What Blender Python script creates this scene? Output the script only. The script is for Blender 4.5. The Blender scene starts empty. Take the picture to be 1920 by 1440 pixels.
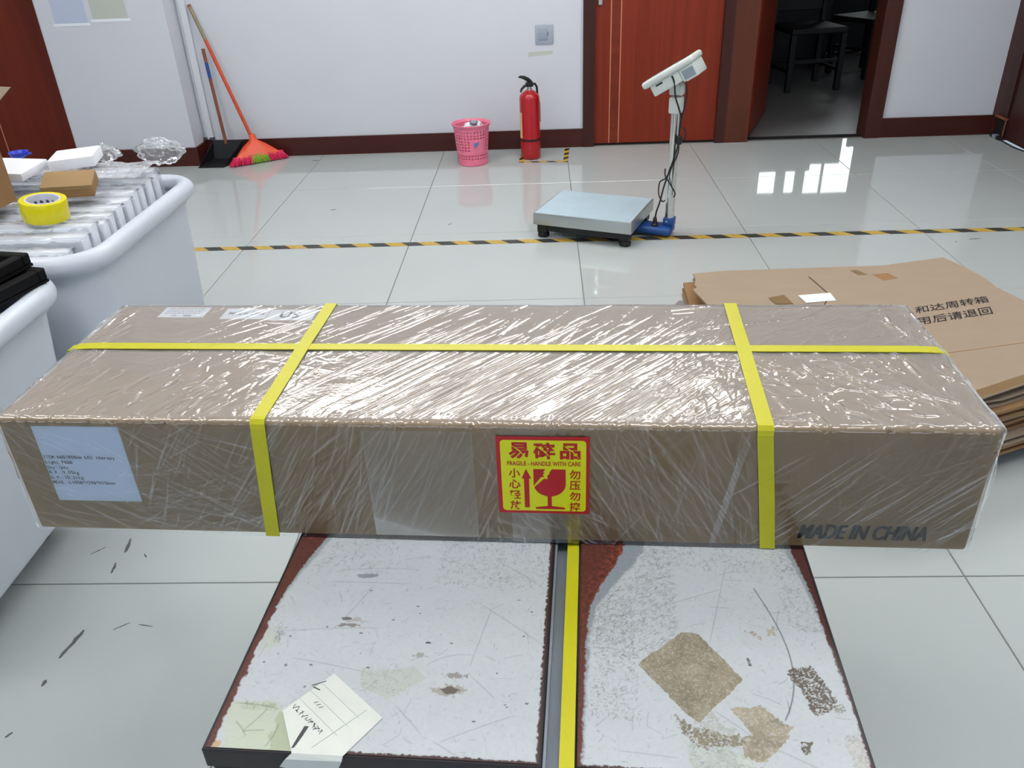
import bpy, bmesh, math, random
import numpy as np
from mathutils import Vector, Matrix

# ------------------------------------------------------------------ camera, world, lights
S = bpy.context.scene
COL = S.collection
R_ = math.radians
random.seed(7)
RNG = np.random.default_rng(11)

cam_d = bpy.data.cameras.new('camera')
cam_d.sensor_fit = 'HORIZONTAL'; cam_d.sensor_width = 36.0
cam_d.lens = 1542.384 / 1920 * 36.0
cam_d.clip_start = 0.02; cam_d.clip_end = 60
cam = bpy.data.objects.new('camera', cam_d); COL.objects.link(cam)
def cam_axes(yaw, pitch, roll):
    cy, sy, cp, sp, cr, sr = math.cos(yaw), math.sin(yaw), math.cos(pitch), math.sin(pitch), math.cos(roll), math.sin(roll)
    f = Vector((-sy * cp, cy * cp, -sp)); r0 = Vector((cy, sy, 0)); u0 = r0.cross(f)
    return r0 * cr + u0 * sr, u0 * cr - r0 * sr, f
_r, _u, _f = cam_axes(0.0490917, 0.5259206, -0.0435247)
cam.matrix_world = Matrix(((_r.x, _u.x, -_f.x, 0.0), (_r.y, _u.y, -_f.y, 0.0), (_r.z, _u.z, -_f.z, 1.28665), (0, 0, 0, 1)))
S.camera = cam

w = bpy.data.worlds.new('world'); S.world = w; w.use_nodes = True
w.node_tree.nodes['Background'].inputs[0].default_value = (0.62, 0.74, 0.9, 1)
w.node_tree.nodes['Background'].inputs[1].default_value = 0.6

S.view_settings.view_transform = 'Standard'
S.view_settings.look = 'None'
S.view_settings.exposure = 0.0
S.view_settings.gamma = 1.0
S.view_settings.use_curve_mapping = False

ROOM = dict(x0=-5.0, x1=2.68, y0=-3.6, y1=5.092, z=2.9)
LAMP_L = 12.2            # radiance of the opal ceiling lamps
LAMP_COL = (1.0, 0.985, 0.96)
WINDOW_REAR = 2.8        # radiance of the daylight windows behind the camera
WINDOW_STORE = 3.8       # radiance of the windows in the dark room

# ------------------------------------------------------------------ helpers
def lin(c):
    return tuple(((v / 255) / 12.92 if v / 255 <= 0.04045 else ((v / 255 + 0.055) / 1.055) ** 2.4) for v in c)

def tag(o, label=None, cat=None, group=None, kind=None):
    if label: o['label'] = label
    if cat: o['category'] = cat
    if group: o['group'] = group
    if kind: o['kind'] = kind
    return o

def empty(name, loc=(0, 0, 0), rz=0.0, label=None, cat=None, group=None, kind=None):
    o = bpy.data.objects.new(name, None); COL.objects.link(o)
    o.empty_display_size = 0.05
    o.location = loc; o.rotation_euler = (0, 0, rz)
    return tag(o, label, cat, group, kind)

def link(name, me, m=None, parent=None, loc=(0, 0, 0), rot=(0, 0, 0)):
    o = bpy.data.objects.new(name, me); COL.objects.link(o)
    if m is not None and not me.materials: me.materials.append(m)
    o.parent = parent; o.location = loc; o.rotation_euler = rot
    return o

class MB:
    """collects geometry for one mesh"""
    def __init__(s): s.v = []; s.f = []
    def add(s, vs, fs):
        n = len(s.v); s.v += [tuple(p) for p in vs]; s.f += [tuple(i + n for i in f) for f in fs]; return s
    def box(s, a, b, rz=0, c=None):
        x0, y0, z0 = a; x1, y1, z1 = b
        vs = [(x0, y0, z0), (x1, y0, z0), (x1, y1, z0), (x0, y1, z0), (x0, y0, z1), (x1, y0, z1), (x1, y1, z1), (x0, y1, z1)]
        if rz:
            cx, cy = c if c else ((x0 + x1) / 2, (y0 + y1) / 2)
            vs = [(cx + (x - cx) * math.cos(rz) - (y - cy) * math.sin(rz), cy + (x - cx) * math.sin(rz) + (y - cy) * math.cos(rz), z) for x, y, z in vs]
        return s.add(vs, [(0, 3, 2, 1), (4, 5, 6, 7), (0, 1, 5, 4), (1, 2, 6, 5), (2, 3, 7, 6), (3, 0, 4, 7)])
    def bbox(s, a, b, r=0.003, seg=2):
        bm = bmesh.new()
        m = MB().box(a, b)
        vs = [bm.verts.new(p) for p in m.v]
        for f in m.f: bm.faces.new([vs[i] for i in f])
        bmesh.ops.bevel(bm, geom=bm.edges[:], offset=r, segments=seg, profile=0.5, affect='EDGES')
        bm.verts.index_update()
        s.add([tuple(v.co) for v in bm.verts], [tuple(v.index for v in f.verts) for f in bm.faces]); bm.free(); return s
    def lathe(s, prof, c=(0, 0, 0), n=32, cap0=True, cap1=True):
        vs = []; fs = []
        for r, z in prof:
            for i in range(n):
                a = 2 * math.pi * i / n
                vs.append((c[0] + r * math.cos(a), c[1] + r * math.sin(a), c[2] + z))
        for k in range(len(prof) - 1):
            for i in range(n):
                j = (i + 1) % n
                fs.append((k * n + i, k * n + j, (k + 1) * n + j, (k + 1) * n + i))
        if cap0: fs.append(tuple(range(n - 1, -1, -1)))
        if cap1: fs.append(tuple((len(prof) - 1) * n + i for i in range(n)))
        return s.add(vs, fs)
    def tube(s, pts, r, n=10, closed=False, caps=True):
        pts = [Vector(p) for p in pts]; N = len(pts)
        rs = r if isinstance(r, (list, tuple)) else [r] * N
        vs = []; fs = []; prev = None
        for k, p in enumerate(pts):
            if closed: t = (pts[(k + 1) % N] - pts[k - 1]).normalized()
            else: t = (pts[min(k + 1, N - 1)] - pts[max(k - 1, 0)]).normalized()
            if prev is None:
                ref = Vector((0, 0, 1)) if abs(t.z) < 0.9 else Vector((1, 0, 0))
                a = t.cross(ref).normalized()
            else:
                a = (prev - t * prev.dot(t)).normalized()
            prev = a; b = t.cross(a)
            for i in range(n):
                q = 2 * math.pi * i / n
                vs.append(p + a * (rs[k] * math.cos(q)) + b * (rs[k] * math.sin(q)))
        for k in range(N if closed else N - 1):
            k2 = (k + 1) % N
            for i in range(n):
                j = (i + 1) % n
                fs.append((k * n + i, k * n + j, k2 * n + j, k2 * n + i))
        if caps and not closed:
            fs.append(tuple(range(n - 1, -1, -1))); fs.append(tuple((N - 1) * n + i for i in range(n)))
        return s.add(vs, fs)
    def prism(s, poly, z0, z1):
        n = len(poly)
        vs = [(p[0], p[1], z0) for p in poly] + [(p[0], p[1], z1) for p in poly]
        fs = [tuple(range(n - 1, -1, -1)), tuple(range(n, 2 * n))] + [(i, (i + 1) % n, n + (i + 1) % n, n + i) for i in range(n)]
        return s.add(vs, fs)
    def loft(s, rings, cap0=True, cap1=True):
        n = len(rings[0]); vs = [p for r in rings for p in r]; fs = []
        for k in range(len(rings) - 1):
            for i in range(n):
                j = (i + 1) % n
                fs.append((k * n + i, k * n + j, (k + 1) * n + j, (k + 1) * n + i))
        if cap0: fs.append(tuple(range(n - 1, -1, -1)))
        if cap1: fs.append(tuple((len(rings) - 1) * n + i for i in range(n)))
        return s.add(vs, fs)
    def xf(s, M):
        s.v = [tuple(M @ Vector(p)) for p in s.v]; return s
    def mesh(s, name, smooth=None):
        me = bpy.data.meshes.new(name); me.from_pydata(s.v, [], s.f); me.update()
        if smooth is not None:
            me.polygons.foreach_set('use_smooth', [True] * len(me.polygons))
            me.set_sharp_from_angle(angle=R_(smooth))
        return me
    def build(s, name, m, parent=None, loc=(0, 0, 0), rot=(0, 0, 0), smooth=None):
        return link(name, s.mesh(name, smooth), m, parent, loc, rot)

def rrect(x0, y0, x1, y1, r, z, n=6):
    pts = []
    for cx, cy, a0 in ((x1 - r, y1 - r, 0), (x0 + r, y1 - r, 90), (x0 + r, y0 + r, 180), (x1 - r, y0 + r, 270)):
        for i in range(n + 1):
            a = R_(a0 + 90 * i / n); pts.append((cx + r * math.cos(a), cy + r * math.sin(a), z))
    return pts

def grid_mesh(name, P, smooth=True):
    """P: (a,b,3) array -> quad grid mesh (fast)"""
    a, b = P.shape[:2]
    idx = np.arange(a * b).reshape(a, b)
    q = np.stack([idx[:-1, :-1], idx[:-1, 1:], idx[1:, 1:], idx[1:, :-1]], -1).reshape(-1, 4)
    me = bpy.data.meshes.new(name)
    me.vertices.add(a * b); me.vertices.foreach_set('co', P.astype(np.float32).ravel())
    me.loops.add(q.size); me.loops.foreach_set('vertex_index', q.astype(np.int32).ravel())
    me.polygons.add(len(q)); me.polygons.foreach_set('loop_start', (np.arange(len(q)) * 4).astype(np.int32))
    me.update(calc_edges=True); me.validate()
    if smooth: me.polygons.foreach_set('use_smooth', [True] * len(me.polygons))
    return me

def vnoise(X, Y, scale, seed=0):
    """smooth value noise"""
    rg = np.random.default_rng(seed).random((256, 256))
    x = X * scale; y = Y * scale
    xi = np.floor(x).astype(int); yi = np.floor(y).astype(int)
    fx = x - xi; fy = y - yi; fx = fx * fx * (3 - 2 * fx); fy = fy * fy * (3 - 2 * fy)
    g = lambda i, j: rg[i % 256, j % 256]
    return (g(xi, yi) * (1 - fx) + g(xi + 1, yi) * fx) * (1 - fy) + (g(xi, yi + 1) * (1 - fx) + g(xi + 1, yi + 1) * fx) * fy
def fbm(X, Y, scale, oct=4, seed=0):
    r = 0; a = 0.5; t = 0
    for k in range(oct):
        r = r + a * vnoise(X, Y, scale * 2 ** k, seed + k); t += a; a *= 0.5
    return r / t

# ------------------------------------------------------------------ materials
def N(nt, typ, **kw):
    n = nt.nodes.new(typ)
    for k, v in kw.items():
        if k.startswith('i_'):
            n.inputs[k[2:].replace('_', ' ')].default_value = v
        else: setattr(n, k, v)
    return n

def pmat(name, col, rough=0.5, metal=0.0, spec=0.5, noise=None, bump=None, emit=None, coat=0.0, ior=None):
    """principled material; noise=(scale, amount, stretch xyz) varies colour; bump=(scale, strength, distance)"""
    m = bpy.data.materials.new(name); m.use_nodes = True
    nt = m.node_tree; p = nt.nodes['Principled BSDF']
    c = lin(col)
    p.inputs['Base Color'].default_value = (*c, 1); p.inputs['Roughness'].default_value = rough
    p.inputs['Metallic'].default_value = metal; p.inputs['Specular IOR Level'].default_value = spec
    p.inputs['Coat Weight'].default_value = coat; p.inputs['Coat Roughness'].default_value = 0.06
    if ior: p.inputs['IOR'].default_value = ior
    tc = N(nt, 'ShaderNodeTexCoord')
    if noise:
        sc, am, st = noise
        mp = N(nt, 'ShaderNodeMapping'); mp.inputs['Scale'].default_value = st
        nz = N(nt, 'ShaderNodeTexNoise', i_Scale=sc, i_Detail=5.0, i_Roughness=0.6)
        rp = N(nt, 'ShaderNodeMapRange'); rp.inputs[1].default_value = 0.25; rp.inputs[2].default_value = 0.75
        rp.inputs[3].default_value = 1 - am; rp.inputs[4].default_value = 1 + am
        vm = N(nt, 'ShaderNodeVectorMath', operation='SCALE'); vm.inputs[0].default_value = c
        nt.links.new(tc.outputs['Object'], mp.inputs['Vector']); nt.links.new(mp.outputs[0], nz.inputs['Vector'])
        nt.links.new(nz.outputs['Fac'], rp.inputs[0]); nt.links.new(rp.outputs[0], vm.inputs['Scale'])
        nt.links.new(vm.outputs[0], p.inputs['Base Color'])
    if bump:
        nb = N(nt, 'ShaderNodeTexNoise', i_Scale=bump[0], i_Detail=4.0)
        bp = N(nt, 'ShaderNodeBump', i_Strength=bump[1], i_Distance=bump[2])
        nt.links.new(tc.outputs['Object'], nb.inputs['Vector']); nt.links.new(nb.outputs['Fac'], bp.inputs['Height'])
        nt.links.new(bp.outputs[0], p.inputs['Normal'])
    if emit:
        p.inputs['Emission Color'].default_value = (*emit[0], 1); p.inputs['Emission Strength'].default_value = emit[1]
    return m

def film_mat(name, gain=2.2, rough=0.05, bump_scale=220, bump=0.25, bdist=0.0006, haze_attr=True, base_haze=0.03, crumple=None):
    """clear stretch film: see-through, with a mirror sheen and milky creases"""
    m = bpy.data.materials.new(name); m.use_nodes = True; nt = m.node_tree; nt.nodes.clear()
    out = N(nt, 'ShaderNodeOutputMaterial'); tr = N(nt, 'ShaderNodeBsdfTransparent'); tr.inputs[0].default_value = (0.97, 0.975, 0.98, 1)
    gl = N(nt, 'ShaderNodeBsdfAnisotropic', i_Roughness=rough); gl.inputs['Color'].default_value = (1, 1, 1, 1)
    df = N(nt, 'ShaderNodeBsdfDiffuse'); df.inputs[0].default_value = (0.85, 0.87, 0.9, 1)
    fr = N(nt, 'ShaderNodeFresnel', i_IOR=1.5)
    mu = N(nt, 'ShaderNodeMath', operation='MULTIPLY', use_clamp=True); mu.inputs[1].default_value = gain
    tc = N(nt, 'ShaderNodeTexCoord'); nz = N(nt, 'ShaderNodeTexNoise', i_Scale=bump_scale, i_Detail=3.0)
    bp = N(nt, 'ShaderNodeBump', i_Strength=bump, i_Distance=bdist)
    L = nt.links.new
    L(tc.outputs['Object'], nz.inputs['Vector']); L(nz.outputs['Fac'], bp.inputs['Height'])
    last = bp.outputs[0]
    if crumple:
        vo = N(nt, 'ShaderNodeTexNoise', i_Scale=crumple[0], i_Detail=2.0, i_Distortion=1.5)
        vo.noise_type = 'RIDGED_MULTIFRACTAL'
        b2 = N(nt, 'ShaderNodeBump', i_Strength=crumple[1], i_Distance=crumple[2])
        L(tc.outputs['Object'], vo.inputs['Vector']); L(vo.outputs['Fac'], b2.inputs['Height']); L(last, b2.inputs['Normal']); last = b2.outputs[0]
    L(last, gl.inputs['Normal']); L(last, fr.inputs['Normal']); L(last, df.inputs['Normal'])
    L(fr.outputs[0], mu.inputs[0])
    m1 = N(nt, 'ShaderNodeMixShader'); L(mu.outputs[0], m1.inputs[0]); L(tr.outputs[0], m1.inputs[1]); L(gl.outputs[0], m1.inputs[2])
    m2 = N(nt, 'ShaderNodeMixShader'); L(m1.outputs[0], m2.inputs[1]); L(df.outputs[0], m2.inputs[2])
    if haze_attr:
        at = N(nt, 'ShaderNodeAttribute', attribute_name='haze'); L(at.outputs['Fac'], m2.inputs[0])
    else: m2.inputs[0].default_value = base_haze
    L(m2.outputs[0], out.inputs[0])
    return m

def attr_mat(name, rough=0.35, attr='paint', spec=0.4, bump=None):
    m = bpy.data.materials.new(name); m.use_nodes = True; nt = m.node_tree; p = nt.nodes['Principled BSDF']
    at = N(nt, 'ShaderNodeAttribute', attribute_name=attr); nt.links.new(at.outputs['Color'], p.inputs['Base Color'])
    p.inputs['Roughness'].default_value = rough; p.inputs['Specular IOR Level'].default_value = spec
    return m

def wood_mat(name, c0, c1, scale=9.0, axis='Z', rough=0.35, stretch=0.05):
    m = bpy.data.materials.new(name); m.use_nodes = True; nt = m.node_tree; p = nt.nodes['Principled BSDF']
    tc = N(nt, 'ShaderNodeTexCoord'); mp = N(nt, 'ShaderNodeMapping')
    st = [1, 1, 1]; st['XYZ'.index(axis)] = stretch; mp.inputs['Scale'].default_value = st
    nz = N(nt, 'ShaderNodeTexNoise', i_Scale=scale, i_Detail=7.0, i_Roughness=0.62, i_Distortion=0.6)
    cr = N(nt, 'ShaderNodeValToRGB'); cr.color_ramp.elements[0].position = 0.3; cr.color_ramp.elements[1].position = 0.7
    cr.color_ramp.elements[0].color = (*lin(c0), 1); cr.color_ramp.elements[1].color = (*lin(c1), 1)
    L = nt.links.new
    L(tc.outputs['Object'], mp.inputs[0]); L(mp.outputs[0], nz.inputs['Vector']); L(nz.outputs['Fac'], cr.inputs[0]); L(cr.outputs[0], p.inputs['Base Color'])
    p.inputs['Roughness'].default_value = rough; p.inputs['Specular IOR Level'].default_value = 0.3
    return m

def emis_mat(name, col, s):
    m = bpy.data.materials.new(name); m.use_nodes = True; nt = m.node_tree; nt.nodes.clear()
    o = N(nt, 'ShaderNodeOutputMaterial'); e = N(nt, 'ShaderNodeEmission'); e.inputs[0].default_value = (*col, 1); e.inputs[1].default_value = s
    nt.links.new(e.outputs[0], o.inputs[0]); return m

def stripe_mat(name, ang, period, ca, cb, rough=0.45):
    """diagonal two-colour hazard print in object space"""
    m = bpy.data.materials.new(name); m.use_nodes = True; nt = m.node_tree; p = nt.nodes['Principled BSDF']
    tc = N(nt, 'ShaderNodeTexCoord'); sx = N(nt, 'ShaderNodeSeparateXYZ')
    L = nt.links.new; L(tc.outputs['Object'], sx.inputs[0])
    a = N(nt, 'ShaderNodeMath', operation='MULTIPLY'); a.inputs[1].default_value = ang; L(sx.outputs['Y'], a.inputs[0])
    b = N(nt, 'ShaderNodeMath', operation='ADD'); L(sx.outputs['X'], b.inputs[0]); L(a.outputs[0], b.inputs[1])
    c = N(nt, 'ShaderNodeMath', operation='DIVIDE'); c.inputs[1].default_value = period; L(b.outputs[0], c.inputs[0])
    d = N(nt, 'ShaderNodeMath', operation='FRACT'); L(c.outputs[0], d.inputs[0])
    e = N(nt, 'ShaderNodeMath', operation='GREATER_THAN'); e.inputs[1].default_value = 0.5; L(d.outputs[0], e.inputs[0])
    nz = N(nt, 'ShaderNodeTexNoise', i_Scale=60.0, i_Detail=4.0); L(tc.outputs['Object'], nz.inputs['Vector'])
    mx = N(nt, 'ShaderNodeMix', data_type='RGBA'); L(e.outputs[0], mx.inputs[0]); mx.inputs[6].default_value = (*lin(ca), 1); mx.inputs[7].default_value = (*lin(cb), 1)
    rp = N(nt, 'ShaderNodeMapRange'); rp.inputs[1].default_value = 0.3; rp.inputs[2].default_value = 0.7; rp.inputs[3].default_value = 0.8; rp.inputs[4].default_value = 1.1
    L(nz.outputs['Fac'], rp.inputs[0])
    vm = N(nt, 'ShaderNodeVectorMath', operation='SCALE'); L(mx.outputs[2], vm.inputs[0]); L(rp.outputs[0], vm.inputs['Scale'])
    L(vm.outputs[0], p.inputs['Base Color']); p.inputs['Roughness'].default_value = rough
    return m

M = {}
M['wall'] = pmat('wall_paint', (206, 208, 215), 0.6, noise=(2.2, 0.025, (1, 1, 1)), bump=(90, 0.08, 0.002))
M['tile'] = pmat('floor_tile_glaze', (183, 189, 187), 0.032, spec=0.5, noise=(3.0, 0.02, (1, 1, 1)))
M['grout'] = pmat('grout', (118, 118, 112), 0.8)
M['baseboard'] = wood_mat('baseboard_wood', (58, 24, 20), (78, 34, 26), 7, 'X', 0.38)
M['frame'] = wood_mat('dark_door_frame', (48, 22, 18), (74, 36, 28), 8, 'Z', 0.38)
M['door_red'] = wood_mat('red_door_veneer', (112, 34, 14), (136, 48, 24), 16, 'Z', 0.4)
M['door_cross'] = wood_mat('red_door_cross_grain', (102, 34, 16), (126, 48, 26), 14, 'X', 0.4)
M['door_left'] = wood_mat('maroon_door_veneer', (94, 30, 13), (118, 42, 20), 12, 'Z', 0.4)
M['inlay'] = pmat('pale_inlay', (196, 128, 96), 0.45)
M['black'] = pmat('black_plastic', (18, 18, 20), 0.45, bump=(120, 0.1, 0.001))
M['gap'] = pmat('dark_gap', (10, 9, 9), 0.8)
M['chrome'] = pmat('chrome', (215, 215, 212), 0.14, 1.0)
M['steel'] = pmat('brushed_steel', (186, 190, 188), 0.34, 0.85, noise=(30, 0.06, (0.05, 1, 1)))
M['ceil'] = pmat('ceiling_paint', (222, 223, 225), 0.7)
M['kraft'] = pmat('kraft_cardboard', (154, 127, 89), 0.75, spec=0.2, noise=(14, 0.06, (1, 2.5, 1)), bump=(160, 0.1, 0.0005))
M['kraft2'] = pmat('kraft_carton', (160, 142, 122), 0.75, spec=0.2, noise=(6, 0.04, (1, 3, 1)), bump=(120, 0.1, 0.0005))
M['kraft_edge'] = pmat('corrugated_edge', (150, 122, 92), 0.85, spec=0.1, noise=(220, 0.35, (1, 1, 0.3)))
M['kraft_dark'] = pmat('old_carton', (150, 116, 82), 0.8, spec=0.15, noise=(9, 0.1, (1, 2, 1)))
M['kraft_tape'] = pmat('brown_tape', (134, 108, 74), 0.3)
M['paper'] = pmat('white_paper', (232, 236, 242), 0.55)
M['paper_blue'] = pmat('white_label_paper', (214, 224, 240), 0.5)
M['ink'] = pmat('black_ink', (28, 26, 28), 0.6)
M['ink_grey'] = pmat('grey_ink', (62, 60, 66), 0.6)
M['stamp'] = pmat('stamped_ink', (24, 22, 22), 0.75)
M['strap'] = pmat('yellow_pp_strap', (188, 183, 26), 0.34, spec=0.45, bump=(700, 0.35, 0.0006))
M['red_ink'] = pmat('label_red', (176, 14, 28), 0.4)
M['yellow_ink'] = pmat('label_yellow', (214, 216, 10), 0.4)
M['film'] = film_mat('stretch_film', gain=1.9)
M['bagfilm'] = film_mat('crumpled_clear_film', gain=2.2, rough=0.10, haze_attr=False, base_haze=0.24, crumple=(42, 0.8, 0.006))
M['clearbag'] = film_mat('clear_bag_film', gain=2.0, rough=0.08, haze_attr=False, base_haze=0.12, crumple=(38, 0.5, 0.005))
M['packwrap'] = film_mat('package_film', gain=0.9, rough=0.14, haze_attr=False, base_haze=0.25, crumple=(26, 0.35, 0.004))
M['tub'] = pmat('white_pe_plastic', (204, 211, 221), 0.33, spec=0.45, noise=(3.0, 0.03, (1, 1, 1)), bump=(5, 0.15, 0.01))
M['pack'] = pmat('white_foam_box', (228, 233, 241), 0.6, noise=(8, 0.04, (1, 1, 1)))
M['white_item'] = pmat('white_card', (236, 238, 242), 0.6)
M['blue'] = pmat('blue_plastic', (36, 62, 196), 0.35)
M['scale_blue'] = pmat('blue_enamel', (28, 74, 140), 0.35, noise=(20, 0.1, (1, 1, 1)))
M['scale_pan'] = pmat('pale_blue_protective_film', (176, 198, 208), 0.32, spec=0.5, noise=(9, 0.06, (1, 1, 1)))
M['abs'] = pmat('ivory_plastic', (206, 212, 206), 0.42)
M['lcd'] = pmat('grey_plate', (140, 150, 158), 0.3)
M['ext'] = pmat('extinguisher_red', (170, 16, 26), 0.28, coat=0.3)
M['ext_band'] = pmat('dark_band', (48, 10, 14), 0.4)
M['ext_label'] = pmat('cream_label', (224, 190, 130), 0.5)
M['pink'] = pmat('pink_plastic', (236, 122, 150), 0.35)
M['orange'] = pmat('orange_plastic', (226, 74, 30), 0.4)
M['orange_pole'] = pmat('orange_sleeve', (196, 72, 34), 0.45, noise=(30, 0.2, (1, 1, 1)))
M['brown_pole'] = pmat('worn_brown_pole', (132, 74, 54), 0.5, noise=(30, 0.25, (1, 1, 1)))
M['bare_pole'] = pmat('bare_metal_pole', (142, 128, 100), 0.45, 0.3, noise=(40, 0.3, (1, 1, 1)))
M['bristle_pink'] = pmat('pink_bristles', (214, 30, 84), 0.6, noise=(90, 0.35, (1, 1, 1)))
M['bristle_green'] = pmat('green_bristles', (132, 168, 40), 0.6, noise=(90, 0.3, (1, 1, 1)))
M['tape_y'] = pmat('yellow_tape', (222, 208, 8), 0.25, spec=0.5)
M['tape_core'] = pmat('printed_paper_core', (206, 208, 218), 0.6)
M['machine'] = pmat('dark_machine_paint', (34, 28, 30), 0.4, noise=(14, 0.3, (1, 1, 1)))
M['channel'] = pmat('slot_steel', (136, 144, 154), 0.4, 0.5, noise=(22, 0.35, (1, 0.2, 1)))
M['plate_top'] = attr_mat('worn_white_laminate', 0.4)
M['note'] = pmat('old_note_paper', (206, 209, 202), 0.5, noise=(30, 0.05, (1, 1, 1)))
M['note_line'] = pmat('pale_pencil_line', (176, 186, 180), 0.6)
M['socket'] = pmat('grey_socket_plate', (162, 170, 182), 0.4)
M['notice_b'] = pmat('pale_blue_notice', (186, 194, 214), 0.6)
M['notice_g'] = pmat('faded_green_notice', (188, 192, 182), 0.6)
M['hazard'] = stripe_mat('hazard_tape_print', 0.9, 0.150, (198, 164, 70), (52, 54, 48))
M['hazard2'] = stripe_mat('hazard_tape_small_print', 0.9, 0.096, (206, 164, 56), (38, 34, 30))
M['scuff'] = pmat('rubber_scuff', (92, 94, 94), 0.5)
M['lamp_body'] = pmat('lamp_housing', (240, 240, 240), 0.5)
M['lamp_glow'] = emis_mat('lit_tube', LAMP_COL, LAMP_L)
M['day'] = emis_mat('daylight_pane', (0.66, 0.82, 1.0), WINDOW_REAR)
M['day2'] = emis_mat('bright_store_window', (0.88, 0.96, 1.0), WINDOW_STORE)
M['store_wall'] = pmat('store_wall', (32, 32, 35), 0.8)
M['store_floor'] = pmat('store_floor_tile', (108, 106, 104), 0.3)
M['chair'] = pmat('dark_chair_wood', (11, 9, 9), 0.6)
M['rust'] = pmat('rusty_edge', (132, 74, 44), 0.8, noise=(60, 0.4, (1, 1, 1)))
M['blackfoam'] = pmat('black_foam', (9, 9, 10), 0.7, spec=0.2)
M['pallet'] = pmat('dark_pallet', (30, 28, 27), 0.7)
M['greyboard'] = pmat('grey_board', (128, 126, 124), 0.7, noise=(12, 0.08, (1, 1, 1)))

# text -> mesh ---------------------------------------------------------------
_tcache = {}
def text_mesh(body, bold=0.0):
    key = (body, bold)
    if key in _tcache: return _tcache[key]
    c = bpy.data.curves.new('lettering', 'FONT'); c.body = body; c.size = 1.0; c.offset = bold; c.resolution_u = 4
    o = bpy.data.objects.new('lettering', c); COL.objects.link(o)
    dg = bpy.context.evaluated_depsgraph_get()
    me = bpy.data.meshes.new_from_object(o.evaluated_get(dg))
    v = np.zeros(len(me.vertices) * 3, np.float32); me.vertices.foreach_get('co', v); v = v.reshape(-1, 3)
    f = [tuple(p.vertices) for p in me.polygons]
    bpy.data.objects.remove(o); bpy.data.curves.remove(c); bpy.data.meshes.remove(me)
    _tcache[key] = (v.copy(), f); return _tcache[key]
def text_fit(mb, body, x0, y0, x1, y1, z=0.0, bold=0.0, shear=0.0):
    """place one line of lettering so that its ink fills the given box"""
    v, f = text_mesh(body, bold)
    a = v.min(0); b = v.max(0); d = b - a; d[d < 1e-6] = 1
    q = (v - a) / d
    X = x0 + q[:, 0] * (x1 - x0) + shear * q[:, 1] * (y1 - y0); Y = y0 + q[:, 1] * (y1 - y0)
    mb.add(np.stack([X, Y, np.full(len(X), z)], -1).tolist(), f); return mb
def text_mono(mb, body, x0, y0, cw, h, z=0.0, bold=0.0):
    """typewriter lettering: every character in a cell of its own"""
    cap = text_mesh('H', bold)[0]; ch = cap[:, 1].max()
    for i, ch_ in enumerate(body):
        if ch_ == ' ': continue
        v, f = text_mesh(ch_, bold)
        wd = v[:, 0].max() - v[:, 0].min(); sx = min(h / ch, cw * 0.86 / max(wd, 1e-3)) if wd > 0.28 else h / ch
        cx = x0 + (i + 0.5) * cw; mid = (v[:, 0].max() + v[:, 0].min()) / 2
        mb.add(np.stack([cx + (v[:, 0] - mid) * sx, y0 + v[:, 1] * h / ch, np.full(len(v), z)], -1).tolist(), f)
    return mb

# ------------------------------------------------------------------ the setting
X0, X1, Y0, Y1, ZC = ROOM['x0'], ROOM['x1'], ROOM['y0'], ROOM['y1'], ROOM['z']
T = 0.74788; GX = -1.35032; GY = 4.34399
floor = MB().box((X0, Y0, -0.06), (X1, Y1 + 0.03, -0.0025)).build('floor', M['grout'])
tag(floor, 'glossy off-white square floor tiles with thin grey joints', None, None, 'structure')
_tiles = {}
def tile_mesh(a, b):
    k = (round(a, 3), round(b, 3))
    if k not in _tiles:
        _tiles[k] = MB().bbox((-a / 2, -b / 2, -0.012), (a / 2, b / 2, 0), 0.0012, 1).mesh('floor_tile')
        _tiles[k].materials.append(M['tile'])
    return _tiles[k]
for i in range(-5, 6):
    for j in range(-1, 12):
        xa, xb = max(GX + i * T, X0), min(GX + (i + 1) * T, X1)
        yb, ya = min(GY - j * T, Y1), max(GY - (j + 1) * T, Y0)
        if xb - xa < 0.03 or yb - ya < 0.03: continue
        o = link('floor_tile', tile_mesh(xb - xa - 0.003, yb - ya - 0.003), None, floor, ((xa + xb) / 2, (ya + yb) / 2, random.uniform(-0.0004, 0)))

TH = 0.12
def struct(name, mb, m, label=None, parent=None, smooth=None):
    o = mb.build(name, m, parent, smooth=smooth)
    if parent is None: tag(o, label, None, None, 'structure')
    return o
wb = MB()
wb.box((-2.90, Y1, 0), (0.245, Y1 + TH, ZC)).box((2.02, Y1, 0), (X1, Y1 + TH, ZC))
wb.box((X0, Y1, 2.1), (-2.90, Y1 + TH, ZC)).box((0.245, Y1, 2.1), (2.02, Y1 + TH, ZC))
wb.box((X0, Y1, 0), (-4.0, Y1 + TH, 2.1))
struct('wall_back', wb, M['wall'], 'white painted back wall with doors')
struct('wall_pillar', MB().box((-2.80, 4.925, 0), (-2.08, Y1, ZC)), M['wall'], 'white painted pillar beside the broom')
struct('wall_left', MB().box((X0 - TH, Y0, 0), (X0, Y1 + TH, ZC)), M['wall'], 'white side wall far left')
struct('wall_right', MB().box((X1, Y0, 0), (X1 + TH, 3.95, ZC)).box((X1, 3.95, 2.1), (X1 + TH, Y1, ZC)), M['wall'], 'white side wall at right')
struct('ceiling', MB().box((X0, Y0, ZC), (X1, Y1, ZC + 0.1)), M['ceil'], 'white ceiling')
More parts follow.
